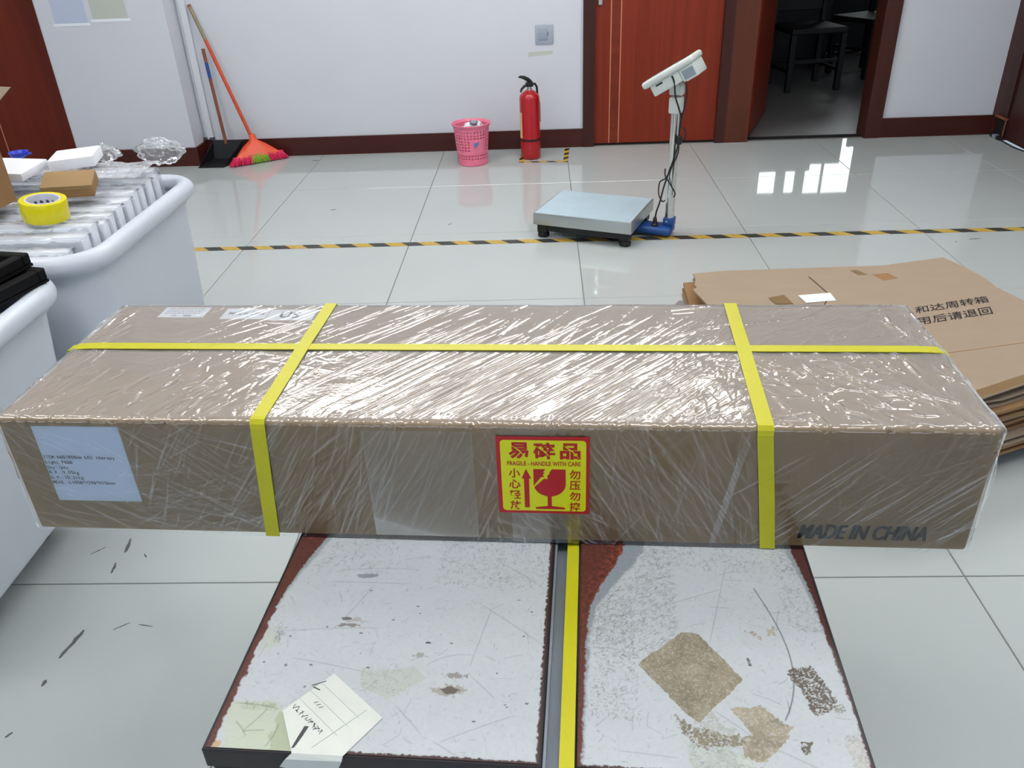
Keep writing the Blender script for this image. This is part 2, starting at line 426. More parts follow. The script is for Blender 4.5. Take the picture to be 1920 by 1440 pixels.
# rear wall with three daylight windows (behind the camera)
rw = MB(); rw.box((X0, Y0 - TH, 0), (X1, Y0, 0.9)).box((X0, Y0 - TH, 2.4), (X1, Y0, ZC))
wx = [(-4.4, -2.6), (-2.0, -0.2), (0.4, 2.2)]
edges = [X0] + [e for p in wx for e in p] + [X1]
for k in range(0, len(edges), 2): rw.box((edges[k], Y0 - TH, 0.9), (edges[k + 1], Y0, 2.4))
struct('wall_rear', rw, M['wall'], 'white wall with windows behind the viewer')
for k, (a, b) in enumerate(wx):
    wn = empty('window_%d' % (k + 2), ((a + b) / 2, Y0 - 0.06, 0.9)); tag(wn, 'daylight window behind the viewer', None, None, 'structure')
    h = (b - a) / 2
    for s in (-1, 1): MB().box((s * h / 2 - h / 2 + 0.03, -0.005, 0.04), (s * h / 2 + h / 2 - 0.03, 0.005, 1.46)).build('pane', M['day'], wn)
    fr = MB(); fr.box((-h, -0.03, 0), (h, 0.03, 0.04)).box((-h, -0.03, 1.46), (h, 0.03, 1.5))
    for x in (-h, -0.03, h - 0.04): fr.box((x, -0.03, 0.04), (x + (0.06 if x == -0.03 else 0.04), 0.03, 1.46))
    fr.build('window_frame', M['lamp_body'], wn)

# baseboards
BBH = 0.108
struct('baseboard_back', MB().box((-2.08, Y1 - 0.014, 0), (0.245, Y1, BBH)), M['baseboard'], 'dark red-brown baseboard along the back wall')
struct('baseboard_right', MB().box((2.02, Y1 - 0.014, 0), (X1, Y1, BBH + 0.004)), M['baseboard'], 'dark red-brown baseboard right of the open doorway')
struct('baseboard_pillar', MB().box((-2.815, 4.911, 0), (-2.066, 4.925, BBH)).box((-2.08, 4.925, 0), (-2.066, Y1 - 0.014, BBH)), M['baseboard'], 'dark red-brown baseboard around the pillar')

# doors ------------------------------------------------------------------
def door_leaf(root, x0, x1, y, m, inlay=(0.09, 0.15), cross=None):
    MB().box((x0, y, 0.012), (x1, y + 0.04, 2.04)).build('door_leaf', m, root)
    for q in inlay:
        MB().box((x0 + q - 0.0028, y - 0.0012, 0.012), (x0 + q + 0.0028, y, 2.04)).build('inlay_strip', M['inlay'], root)
    if cross: MB().box((x0 + inlay[0] + 0.003, y - 0.0006, 0.012), (x0 + inlay[1] - 0.003, y, 2.04)).build('cross_grain_band', cross, root)
    MB().box((x0, y + 0.005, 0.0), (x1, y + 0.035, 0.012)).build('threshold_gap', M['gap'], root)
d1 = empty('door_1'); tag(d1, 'closed red-brown wooden door with a vertical inlay band', None, None, 'structure')
door_leaf(d1, 0.312, 1.04, Y1 + 0.015, M['door_red'], (0.093, 0.150), M['door_cross'])
for a, b in ((0.245, 0.312), (1.04, 1.10)): MB().box((a, Y1 - 0.02, 0), (b, Y1 + 0.10, 2.1)).build('door_frame', M['frame'], d1)
MB().box((0.245, Y1 - 0.02, 2.04), (1.10, Y1 + 0.10, 2.1)).build('door_frame', M['frame'], d1)
hd = MB(); hd.bbox((-0.012, -0.012, -0.10), (0.012, 0.0, 0.10), 0.004); hd.tube([(0, -0.01, 0.03), (0, -0.05, 0.03), (0.10, -0.05, 0.03)], 0.008)
hd.build('door_handle', M['chrome'], d1, (0.342, Y1 + 0.013, 0.885), smooth=40)
d2 = empty('door_2'); tag(d2, 'open doorway into the dark room with its leaf swung inward', None, None, 'structure')
fm2 = wood_mat('brown_door_frame', (70, 34, 22), (98, 50, 33), 8, 'Z', 0.38)
MB().box((1.10, Y1 - 0.02, 0), (1.235, Y1 + 0.12, 2.1)).build('door_frame', fm2, d2)
MB().box((1.93, Y1 - 0.02, 0), (2.02, Y1 + 0.12, 2.1)).build('door_frame', M['frame'], d2)
MB().box((1.235, Y1 - 0.02, 2.04), (1.93, Y1 + 0.12, 2.1)).build('door_frame', M['frame'], d2)
MB().box((1.235, Y1 + 0.03, 0.0), (1.93, Y1 + 0.075, 0.006)).build('threshold_strip', M['gap'], d2)
lf = MB().box((0, -0.04, 0.012), (0.70, 0, 2.03)).build('door_leaf', M['door_red'], d2, (1.238, Y1 + 0.115, 0), (0, 0, R_(69)))
d3 = empty('door_3'); tag(d3, 'maroon wooden door left of the pillar', None, None, 'structure')
door_leaf(d3, -4.0, -2.90, Y1 + 0.01, M['door_left'], (0.66,))
MB().box((-4.0, Y1 - 0.002, 0), (-2.90, Y1 + 0.01, 0.02)).build('threshold_gap', M['gap'], d3)
d4 = empty('door_4'); tag(d4, 'dark wooden door frame on the right-hand wall', None, None, 'structure')
MB().box((X1 - 0.012, 4.93, 0.115), (X1 + TH, Y1, 2.1)).build('door_frame', M['frame'], d4)
MB().box((X1 - 0.012, 5.045, 0), (X1 + TH, Y1, 0.115)).build('door_frame', M['frame'], d4)
MB().box((X1 - 0.002, 3.95, 0.01), (X1 + 0.05, 4.93, 2.1)).build('door_leaf', M['frame'], d4)
MB().box((X1 - 0.012, 3.9, 0), (X1 + TH, 3.97, 2.1)).build('door_frame', M['frame'], d4)
# broken foot of that frame: rusty lip, dark hole, connector scraps
jb = empty('broken_frame_foot', (X1, 4.985, 0), 0, 'broken dark foot of the door frame with a rusty lip and loose connectors', 'frame damage')
MB().box((-0.004, -0.055, 0.0), (0.05, 0.058, 0.115)).build('hole', M['gap'], jb)
MB().bbox((-0.022, -0.06, 0.112), (0.0, 0.058, 0.124), 0.003).build('rusty_lip', M['rust'], jb)
MB().tube([(-0.012, -0.058, 0.112), (-0.016, -0.062, 0.05), (-0.01, -0.055, 0.004)], 0.004, 6).build('splinter', M['rust'], jb)
for k, (y, z) in enumerate(((-0.045, 0.012), (0.0, 0.01), (0.03, 0.016))):
    MB().bbox((-0.035, y - 0.02, z - 0.01), (-0.005, y + 0.016, z + 0.012), 0.004).build('connector', M['black'] if k != 1 else M['lcd'], jb)
cw = MB().tube([(2.672, 5.02, 0.004), (2.66, 4.9, 0.003), (2.655, 4.76, 0.003), (2.675, 4.66, 0.003)], 0.0035, 6).build('floor_cable', M['black'])
tag(cw, 'thin black cable on the floor by the broken frame foot', 'cable')

# the dark room behind the open door ------------------------------------------
BX0, BX1, BY1 = 0.9, 4.2, 8.2
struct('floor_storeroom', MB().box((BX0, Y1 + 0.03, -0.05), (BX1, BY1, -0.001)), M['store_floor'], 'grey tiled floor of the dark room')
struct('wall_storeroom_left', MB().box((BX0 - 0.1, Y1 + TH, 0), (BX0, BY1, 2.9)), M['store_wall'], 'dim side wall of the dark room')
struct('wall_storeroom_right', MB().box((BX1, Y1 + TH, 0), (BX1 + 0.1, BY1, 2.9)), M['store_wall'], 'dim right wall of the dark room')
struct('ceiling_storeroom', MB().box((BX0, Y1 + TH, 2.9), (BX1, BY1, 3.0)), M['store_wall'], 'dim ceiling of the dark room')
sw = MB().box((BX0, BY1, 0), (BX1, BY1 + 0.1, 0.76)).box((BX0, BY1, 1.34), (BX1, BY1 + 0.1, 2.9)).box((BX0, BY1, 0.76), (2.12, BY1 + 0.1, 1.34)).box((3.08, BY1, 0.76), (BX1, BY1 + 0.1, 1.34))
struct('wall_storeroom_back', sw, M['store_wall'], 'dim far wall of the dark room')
w1 = empty('window_1', (0, BY1, 0)); tag(w1, 'bright low windows of the dark room mirrored in the floor', None, None, 'structure')
panes = [(2.15, 2.32, 1.05, 1.32), (2.41, 2.51, 1.04, 1.32), (2.60, 2.76, 1.04, 1.33), (2.78, 3.05, 1.04, 1.33), (2.93, 3.05, 0.77, 1.035)]
for a, b, c, d in panes: MB().box((a, 0.03, c), (b, 0.04, d)).build('pane', M['day2'], w1)
wf = MB().box((2.12, 0.05, 0.76), (3.08, 0.09, 1.34)); wf.box((2.12, 0.0, 0.76), (2.92, 0.05, 1.03))
for a, b in ((2.12, 2.15), (2.32, 2.41), (2.51, 2.60), (2.76, 2.78), (3.05, 3.08)): wf.box((a, 0.0, 1.03), (b, 0.05, 1.34))
wf.build('window_frame', M['chair'], w1)

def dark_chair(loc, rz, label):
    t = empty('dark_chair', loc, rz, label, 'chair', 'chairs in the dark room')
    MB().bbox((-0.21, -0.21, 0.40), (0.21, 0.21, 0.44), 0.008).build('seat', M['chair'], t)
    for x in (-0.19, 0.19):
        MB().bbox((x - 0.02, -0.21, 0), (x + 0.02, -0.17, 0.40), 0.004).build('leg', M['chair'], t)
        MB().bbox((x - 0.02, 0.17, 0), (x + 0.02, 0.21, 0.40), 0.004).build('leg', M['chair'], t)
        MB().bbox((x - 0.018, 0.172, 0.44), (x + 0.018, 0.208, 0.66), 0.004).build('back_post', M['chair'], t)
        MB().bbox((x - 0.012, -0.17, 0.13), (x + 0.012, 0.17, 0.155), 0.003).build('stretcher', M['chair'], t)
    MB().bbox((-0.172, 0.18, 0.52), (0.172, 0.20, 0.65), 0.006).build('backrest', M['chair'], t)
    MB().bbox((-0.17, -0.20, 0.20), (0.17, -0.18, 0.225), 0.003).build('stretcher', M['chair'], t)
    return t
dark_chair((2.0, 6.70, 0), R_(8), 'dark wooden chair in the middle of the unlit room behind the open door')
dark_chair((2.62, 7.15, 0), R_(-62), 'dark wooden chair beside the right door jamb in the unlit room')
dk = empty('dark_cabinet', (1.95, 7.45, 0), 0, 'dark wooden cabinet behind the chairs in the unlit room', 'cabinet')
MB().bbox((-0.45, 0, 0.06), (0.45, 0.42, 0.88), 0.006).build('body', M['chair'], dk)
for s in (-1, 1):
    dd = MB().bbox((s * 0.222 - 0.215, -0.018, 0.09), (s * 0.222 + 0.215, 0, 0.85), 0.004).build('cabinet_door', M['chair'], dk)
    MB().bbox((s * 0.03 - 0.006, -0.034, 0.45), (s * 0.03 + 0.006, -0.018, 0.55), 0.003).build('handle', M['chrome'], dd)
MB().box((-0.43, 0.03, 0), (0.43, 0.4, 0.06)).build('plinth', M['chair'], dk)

# ceiling lamps -----------------------------------------------------------
def batten(x, y, label):
    t = empty('ceiling_light', (x, y, 2.66), 0, label, 'ceiling light', 'opal ceiling lamps')
    for s in (-0.5, 0.5): MB().tube([(s, 0, 0), (s, 0, ZC - 2.66)], 0.004, 6).build('suspension_rod', M['lamp_body'], t)
    MB().bbox((-0.56, -0.035, -0.02), (0.56, 0.035, 0), 0.006).build('housing', M['lamp_body'], t)
    MB().bbox((-0.60, -0.18, -0.085), (0.60, 0.18, -0.02), 0.02, 3).build('opal_diffuser', M['lamp_glow'], t, smooth=40)
for x, y, l in ((0.36, 3.60, 'suspended opal ceiling lamp nearest the closed red door'), (-0.90, 3.60, 'suspended opal ceiling lamp nearest the pink waste bin'),
                (0.3, 0.45, 'suspended opal ceiling lamp above the strapping machine'), (-1.6, 0.45, 'suspended opal ceiling lamp left of the machine'),
                (-2.5, 2.15, 'unseen opal lamp added beyond the white tubs to brighten the pillar'), (1.75, 2.3, 'suspended opal ceiling lamp above the flattened cartons')):  # the lamp beyond the tubs is unseen, added to lift the pillar
    batten(x, y, l)

# ------------------------------------------------------------------ the strapping machine
MZ = 0.66554
mac = empty('strapping_machine', (-0.306, 0.449, 0), -0.0585, 'low strapping machine with worn white table plates under the wrapped carton', 'machine')
D = 0.85; WT = 0.570
def line_mask(U, V, p, q, wd, curve=0.0):
    """soft thin stroke from p to q"""
    a = np.array(p); b = np.array(q); d = b - a; Ln = np.hypot(*d); e = d / Ln
    s = (U - a[0]) * e[0] + (V - a[1]) * e[1]; t = -(U - a[0]) * e[1] + (V - a[1]) * e[0]
    t = t - curve * (s * (Ln - s)) / Ln
    return np.exp(-(t / wd) ** 2) * ((s > 0) & (s < Ln)) * np.clip(np.minimum(s, Ln - s) / (0.12 * Ln + 1e-6), 0, 1) ** 0.5
def in_poly(U, V, poly):
    r = np.zeros(U.shape, bool); n = len(poly)
    for i in range(n):
        x1, y1 = poly[i]; x2, y2 = poly[(i + 1) % n]
        c = ((y1 > V) != (y2 > V)) & (U < (x2 - x1) * (V - y1) / (y2 - y1 + 1e-12) + x1)
        r ^= c
    return r
def blend(Cc, mask, col): return Cc * (1 - mask[..., None]) + np.array(lin(col)) * mask[..., None]
def stroke(Cc, us, vs, p, q, wd, col, al, curve=0.0):
    """blend one stroke inside its own window only"""
    pad = 0.004 + abs(curve) * 0.05
    i0, i1 = np.searchsorted(us, [min(p[0], q[0]) - pad, max(p[0], q[0]) + pad]); j0, j1 = np.searchsorted(vs, [min(p[1], q[1]) - pad, max(p[1], q[1]) + pad])
    if i1 <= i0 or j1 <= j0: return
    V, U = np.meshgrid(vs[j0:j1], us[i0:i1], indexing='ij')
    mk = line_mask(U, V, p, q, wd, curve) * al
    Cc[j0:j1, i0:i1] = blend(Cc[j0:j1, i0:i1], mk, col)
def paint_plate(side):
    res = 0.0006
    u0, u1 = (0.0035, 0.2935) if side == 'L' else (0.3255, 0.5665)
    us = np.arange(u0, u1 + res / 2, res); vs = np.arange(0.003, 0.312, res)
    V, U = np.meshgrid(vs, us, indexing='ij')
    rg = np.random.default_rng(3 if side == 'L' else 5)
    n1 = fbm(U, V, 60, 4, 1); n2 = fbm(U, V, 350, 3, 9); n3 = fbm(U, V, 900, 2, 21)
    wu = U + (n1 - 0.5) * 0.012 + (n2 - 0.5) * 0.006; wv = V + (fbm(U, V, 60, 4, 31) - 0.5) * 0.012 + (fbm(U, V, 350, 3, 39) - 0.5) * 0.006
    Cc = np.empty(U.shape + (3,)); Cc[:] = lin((180, 185, 188))
    Cc *= (1 + (n2 - 0.5) * 0.10 + (n1 - 0.5) * 0.06)[..., None]
    dark = (70, 62, 56); olive = (112, 108, 84)
    def sc(k, ubox, vbox, l0, l1, col, al, wd=0.00034, ang=None):
        for _ in range(k):
            a = rg.uniform(*ubox); b = rg.uniform(*vbox); an = rg.uniform(0, math.pi) if ang is None else rg.normal(*ang); l = rg.uniform(l0, l1)
            stroke(Cc, us, vs, (a, b), (a + l * math.cos(an), b + l * math.sin(an)), wd * rg.uniform(0.8, 1.5), col, al * 0.62 * rg.uniform(0.15, 1), rg.normal(0, 0.12))
    if side == 'L':
        sc(900, (u0, u1), (0, 0.3), 0.001, 0.006, (92, 92, 90), 0.6)
        sc(130, (u0, u1), (0, 0.3), 0.004, 0.02, (92, 92, 90), 0.7)
        sc(900, (0.17, 0.292), (0.205, 0.30), 0.0015, 0.007, (84, 82, 64), 0.75)
        sc(500, (0.03, 0.12), (0.22, 0.30), 0.0015, 0.006, (84, 82, 64), 0.75)
        for p, q, c in (((0.055, 0.2075), (0.15, 0.208), 0.02), ((0.22, 0.185), (0.292, 0.13), 0.02), ((0.235, 0.175), (0.222, 0.10), 0), ((0.02, 0.135), (0.125, 0.145), 0.06), ((0.105, 0.205), (0.085, 0.155), 0.1),
                        ((0.05, 0.103), (0.145, 0.085), 0.05), ((0.225, 0.09), (0.25, 0.066), 0.05), ((0.16, 0.055), (0.19, 0.025), 0.02), ((0.205, 0.018), (0.27, 0.05), 0.05), ((0.06, 0.225), (0.15, 0.23), 0.1),
                        ((0.13, 0.245), (0.16, 0.252), 0), ((0.23, 0.25), (0.29, 0.205), 0.1), ((0.18, 0.10), (0.225, 0.115), 0.5), ((0.2, 0.02), (0.235, 0.0), 0), ((0.07, 0.195), (0.078, 0.178), 0)):
            stroke(Cc, us, vs, p, q, 0.00045, (100, 100, 98), 0.45, c)
        # yellowed glue field, bottom left
        mk = in_poly(wu, wv, [(0.004, 0.05), (0.02, 0.053), (0.055, 0.047), (0.075, 0.03), (0.085, -0.01), (0.022, -0.01), (0.012, 0.012)])
        Cc = blend(Cc, mk * (0.5 + 0.4 * n1), (178, 186, 160))
        mk = in_poly(wu, wv, [(0.055, 0.042), (0.075, 0.040), (0.085, 0.0), (0.06, 0.0)]); Cc = blend(Cc, mk * 0.55, (148, 154, 122))
        mk = in_poly(wu, wv, [(0.12, 0.092), (0.17, 0.10), (0.182, 0.085), (0.15, 0.062), (0.125, 0.075)]); Cc = blend(Cc, mk * 0.5, (166, 174, 158))
        mk = in_poly(wu, wv, [(0.011, 0.14), (0.022, 0.143), (0.030, 0.118), (0.008, 0.112)]); Cc = blend(Cc, mk * 0.5, (172, 180, 160))
        for p, q, c in (((0.012, 0.049), (0.055, 0.045), 0.1), ((0.022, 0.138), (0.029, 0.12), 0.3), ((0.06, 0.03), (0.055, 0.005), 0.3), ((0.02, 0.03), (0.035, 0.015), 0.2), ((0.03, 0.02), (0.05, 0.022), 0.1), ((0.045, 0.045), (0.03, 0.02), 0.1)):
            stroke(Cc, us, vs, p, q, 0.0006, (112, 116, 92), 0.6, c)
        sc(60, (0.022, 0.030), (0.12, 0.14), 0.002, 0.006, (80, 80, 66), 0.7); sc(140, (0.02, 0.055), (0.042, 0.05), 0.002, 0.005, (110, 112, 90), 0.6)
        sc(120, (0.12, 0.17), (0.066, 0.095), 0.002, 0.007, (104, 108, 92), 0.6)
        def spot(cu, cv, ru, rv, col, al=0.9, rag=0.35):
            nonlocal Cc
            dd = np.sqrt(((U - cu) / ru) ** 2 + ((V - cv) / rv) ** 2) + (n2 - 0.5) * rag * 2
            Cc = blend(Cc, np.clip((1 - dd) * 6, 0, 1) * al, col)
        spot(0.094, 0.218, 0.012, 0.0035, (128, 132, 136)); spot(0.101, 0.2185, 0.008, 0.003, (128, 132, 136)); spot(0.089, 0.156, 0.006, 0.0025, (92, 84, 78)); spot(0.093, 0.147, 0.010, 0.003, (104, 92, 84), 0.75, 1.2); spot(0.099, 0.154, 0.008, 0.003, (150, 136, 128), 0.6, 1.4)
        spot(0.2075, 0.0735, 0.0135, 0.007, (150, 144, 132), 0.8, 0.7); spot(0.2075, 0.0735, 0.0085, 0.0042, (86, 80, 74)); spot(0.212, 0.09, 0.009, 0.003, (120, 106, 98), 0.7, 1.3)
        spot(0.1778, 0.1286, 0.0035, 0.0012, (66, 68, 72), 1, 0.1); spot(0.172, 0.113, 0.006, 0.0035, (120, 122, 108), 0.6, 1.0); spot(0.045, 0.094, 0.002, 0.0016, (110, 112, 112)); spot(0.0085, 0.0065, 0.0075, 0.0045, (176, 152, 118), 0.95)
        for _ in range(26): spot(rg.uniform(0.02, 0.28), rg.uniform(0.01, 0.2), rg.uniform(0.0008, 0.002), rg.uniform(0.0006, 0.0014), (86, 86, 86), 0.85, 0.3)
        # rusty left margin growing towards the carton, dark right and front margins
        wid = 0.0065 + 0.024 * np.clip((V - 0.185) / 0.10, 0, 1.2) ** 1.2 + 0.002 * np.clip((V - 0.06) / 0.1, 0, 1)
        e = wid - (U - u0) + (n1 - 0.5) * 0.005 + (n2 - 0.5) * 0.004
        Cc = blend(Cc, np.clip((e + 0.007 * np.clip((V - 0.15) / 0.1, 0, 1)) / 0.004, 0, 1) * 0.75, (128, 138, 138))
        rust = np.array(lin((84, 48, 42))) * (0.7 + 0.8 * n2)[..., None] + np.array(lin((120, 60, 40))) * (np.clip((V - 0.2) * 8, 0, 1) * np.clip(n1 - 0.45, 0, 1) * 1.5)[..., None]
        mk = np.clip(e / 0.0015, 0, 1)[..., None]; Cc = Cc * (1 - mk) + rust * mk
        for ee in ((U - u1) + 0.0035 + (n2 - 0.5) * 0.004, 0.006 - V + (n2 - 0.5) * 0.004 - 0.02 * (U < 0.085)):
            Cc = blend(Cc, np.clip(ee / 0.001, 0, 1), (70, 52, 50))
    else:
        sc(800, (u0, u1), (0, 0.3), 0.001, 0.006, (92, 92, 90), 0.6)
        sc(110, (u0, u1), (0, 0.3), 0.004, 0.02, (92, 92, 90), 0.7)
        sc(2300, (0.335, 0.42), (0.12, 0.30), 0.0015, 0.008, (84, 82, 64), 0.75, ang=(0.7, 0.7)); sc(900, (0.335, 0.38), (0.05, 0.2), 0.0015, 0.006, (84, 82, 64), 0.75)
        sc(900, (0.40, 0.56), (0.24, 0.30), 0.0015, 0.006, (84, 82, 64), 0.75); sc(500, (0.53, 0.566), (0.16, 0.28), 0.0015, 0.006, (84, 82, 64), 0.75)
        pf = np.polyfit([0.2188, 0.1765, 0.1238, 0.0874, 0.0587], [0.504, 0.5166, 0.5227, 0.5185, 0.5054], 3)
        cv = [(float(np.polyval(pf, v)), float(v)) for v in np.linspace(0.2188, 0.0587, 16)]
        for a, b in zip(cv[:-1], cv[1:]):
            stroke(Cc, us, vs, a, (b[0] + (b[0] - a[0]) * 0.12, b[1] + (b[1] - a[1]) * 0.12), 0.0006, (66, 62, 62), 0.9)
        for p, q, c in (((0.525, 0.19), (0.518, 0.162), -0.2), ((0.375, 0.21), (0.425, 0.235), 0.1), ((0.40, 0.185), (0.47, 0.215), 0), ((0.456, 0.19), (0.476, 0.189), 0), ((0.48, 0.25), (0.45, 0.14), 0), ((0.48, 0.085), (0.506, 0.073), 0.2),
                        ((0.515, 0.185), (0.53, 0.185), 0), ((0.345, 0.17), (0.39, 0.178), 0), ((0.445, 0.065), (0.475, 0.04), 0), ((0.49, 0.03), (0.54, 0.004), 0), ((0.36, 0.02), (0.41, 0.016), 0), ((0.47, 0.235), (0.49, 0.243), 0.2)):
            stroke(Cc, us, vs, p, q, 0.00045, (100, 98, 96), 0.45, c)
        def patch(poly, col, al, grain, rag=1.0, seed=0):
            nonlocal Cc
            a = U + (wu - U) * rag; b = V + (wv - V) * rag
            k = fbm(U, V, 700, 3, 50 + seed); k1 = fbm(U, V, 90, 3, 70 + seed)
            mk = in_poly(a, b, poly) * al * np.clip(1 - grain * np.clip(k - 0.5, 0, 1) * 4, 0, 1)
            cc = np.array(lin(col)) * (0.45 + 0.75 * k1 + 0.35 * k)[..., None] * np.array([1.03, 1, 0.95])
            Cc = Cc * (1 - mk[..., None]) + cc * mk[..., None]
        patch([(0.3815, 0.112), (0.387, 0.12), (0.4245, 0.1535), (0.434, 0.1545), (0.4415, 0.1525), (0.476, 0.1005), (0.471, 0.094), (0.4307, 0.0505), (0.4212, 0.059)], (132, 124, 104), 0.97, 0.25, 0.35, 1)
        sc(320, (0.386, 0.45), (0.12, 0.153), 0.001, 0.004, (206, 206, 190), 0.25); sc(160, (0.40, 0.465), (0.06, 0.14), 0.001, 0.005, (206, 204, 190), 0.6)
        patch([(0.459, 0.0675), (0.4876, 0.073), (0.509, 0.0535), (0.501, 0.0375), (0.4808, 0.0165), (0.463, 0.0195), (0.4635, 0.0352), (0.4745, 0.0408)], (146, 138, 118), 0.95, 0.4, 0.6, 2)
        patch([(0.410, 0.060), (0.416, 0.057), (0.427, 0.0455), (0.4646, 0.0385), (0.462, 0.029), (0.44, 0.0275), (0.4281, 0.0285), (0.4132, 0.0422)], (116, 108, 86), 0.92, 1.1, 1.0, 3)
        patch([(0.425, 0.05), (0.44, 0.066), (0.448, 0.06), (0.465, 0.042), (0.445, 0.036)], (150, 150, 136), 0.5, 1.4, 1.2, 4)
        patch([(0.519, 0.1135), (0.526, 0.1185), (0.5405, 0.1195), (0.5545, 0.084), (0.548, 0.0675), (0.5345, 0.0675)], (84, 74, 60), 0.95, 1.2, 0.9, 5)
        patch([(0.5127, 0.038), (0.5236, 0.0387), (0.5195, 0.0254), (0.5125, 0.023)], (86, 78, 64), 0.95, 1.0, 0.6, 6)
        patch([(0.486, 0.158), (0.494, 0.160), (0.504, 0.144), (0.498, 0.145)], (150, 132, 110), 0.8, 1.4, 1.3, 7)
        patch([(0.509, 0.163), (0.517, 0.163), (0.518, 0.152), (0.511, 0.154)], (158, 144, 116), 0.75, 1.2, 1.2, 8)
        patch([(0.47, 0.012), (0.49, 0.012), (0.495, -0.01), (0.468, -0.01)], (150, 140, 100), 0.8, 1.2, 1.2, 9)
        patch([(0.412, 0.035), (0.43, 0.03), (0.47, 0.022), (0.47, -0.01), (0.42, 0.0)], (166, 176, 166), 0.6, 0.6, 1.4, 10); sc(260, (0.42, 0.47), (0.0, 0.03), 0.001, 0.006, (110, 112, 96), 0.6)
        patch([(0.551, 0.042), (0.558, 0.046), (0.566, 0.038), (0.566, 0.012), (0.556, 0.012)], (160, 154, 142), 0.6, 1.2, 1.2, 11)
        patch([(0.483, 0.125), (0.4855, 0.125), (0.4855, 0.116), (0.483, 0.116)], (76, 78, 80), 0.9, 0.3, 0.2, 12)
        patch([(0.548, 0.075), (0.558, 0.078), (0.56, 0.066), (0.55, 0.066)], (120, 116, 100), 0.7, 1.5, 1.2, 13)
        # rust along the slot, blue-grey bare margin outside it
        wid = np.interp(V, [0, 0.05, 0.14, 0.175, 0.185, 0.205, 0.245, 0.272, 0.31], [0.004, 0.005, 0.0065, 0.010, 0.011, 0.018, 0.036, 0.046, 0.052])
        e = wid - (U - u0) + (n2 - 0.5) * 0.005 + (n1 - 0.5) * 0.004
        gw = np.interp(V, [0, 0.14, 0.18, 0.23, 0.272, 0.31], [0.002, 0.004, 0.007, 0.016, 0.024, 0.026])
        Cc = blend(Cc, np.clip((e + gw) / 0.003, 0, 1) * 0.85, (124, 133, 140))
        rust = np.array(lin((88, 46, 38))) * (0.6 + 0.9 * n2)[..., None] + np.array(lin((150, 64, 34))) * (np.clip(1 - e / 0.02, 0, 1) * np.clip(V * 8 - 1.2, 0, 1) * np.clip(n2 - 0.4, 0, 1) * 1.6)[..., None]
        mk = np.clip(e / 0.0015, 0, 1)[..., None]; Cc = Cc * (1 - mk) + rust * mk
        wid = np.interp(V, [0, 0.08, 0.16, 0.215, 0.272, 0.31], [0.002, 0.0015, 0.0045, 0.0065, 0.013, 0.016])
        e = wid + (U - u1) + (n2 - 0.5) * 0.004
        Cc = blend(Cc, np.clip((e + np.interp(V, [0, 0.16, 0.27], [0, 0.001, 0.006])) / 0.002, 0, 1) * 0.8, (130, 138, 140))
        Cc = blend(Cc, np.clip(e / 0.0015, 0, 1), (78, 44, 40))
        Cc = blend(Cc, np.clip((0.0055 - V + (n2 - 0.5) * 0.003) / 0.001, 0, 1), (70, 52, 50))
    P = np.stack([U, V, np.full(U.shape, MZ) + (n3 - 0.5) * 0.0001], -1)
    me = grid_mesh('laminate_sheet', P, False)
    at = me.color_attributes.new('paint', 'FLOAT_COLOR', 'POINT')
    at.data.foreach_set('color', np.concatenate([np.clip(Cc, 0, 1), np.ones(U.shape + (1,))], -1).astype(np.float32).ravel())
    return me
for side, a, b in (('L', 0.0, 0.2965), ('R', 0.3237, WT)):
    pl = MB().bbox((a, 0, MZ - 0.024), (b, D, MZ - 0.0006), 0.0015, 1).build('table_plate', M['machine'], mac)
    link('laminate_sheet', paint_plate(side), M['plate_top'], pl)
    rear = MB().box((a + 0.004, 0.3112, MZ - 0.0007), (b - 0.004, D - 0.004, MZ - 0.0001)).build('laminate_sheet', M['paper'], pl)
MB().box((0.2965, 0.0, MZ - 0.030), (0.3237, D, MZ - 0.012)).build('slot_channel', M['channel'], mac)
MB().box((0.2965, 0.0, MZ - 0.012), (0.2990, D, MZ - 0.0015)).build('slot_lip', M['channel'], mac)
MB().bbox((0.03, 0.03, 0.16), (WT - 0.03, D - 0.03, MZ - 0.03), 0.006).build('cabinet', M['machine'], mac)
MB().bbox((0.004, 0.002, MZ - 0.062), (WT - 0.004, 0.03, MZ - 0.024), 0.003).build('front_apron', M['machine'], mac)
for u in (0.012, 0.030, 0.09): MB().lathe([(0.0052, 0), (0.0052, 0.003), (0.003, 0.0055)], n=12).build('bolt', M['chrome'], mac, (u, 0.002, MZ - 0.038), (R_(90), 0, 0), smooth=40)
for u in (0.06, WT - 0.06):
    for v in (0.08, D - 0.08):
        ft = MB().box((u - 0.03, v - 0.03, 0.10), (u + 0.03, v + 0.03, 0.16)).build('caster', M['machine'], mac)
        MB().lathe([(0.045, -0.014), (0.05, -0.01), (0.05, 0.01), (0.045, 0.014)], n=24).build('wheel', M['black'], ft, (u, v, 0.05), (0, R_(90), 0), smooth=40)
def ribbon(pts, wdir, wd, th):
    """flat band along pts; wdir = across direction"""
    pts = [Vector(p) for p in pts]; wv_ = Vector(wdir).normalized(); rings = []
    for k, p in enumerate(pts):
        t = (pts[min(k + 1, len(pts) - 1)] - pts[max(k - 1, 0)]).normalized(); n = wv_.cross(t).normalized()
        a = wv_ * (wd / 2)
        rings.append([tuple(p - a), tuple(p + a), tuple(p + a + n * th), tuple(p - a + n * th)])
    return MB().loft(rings)
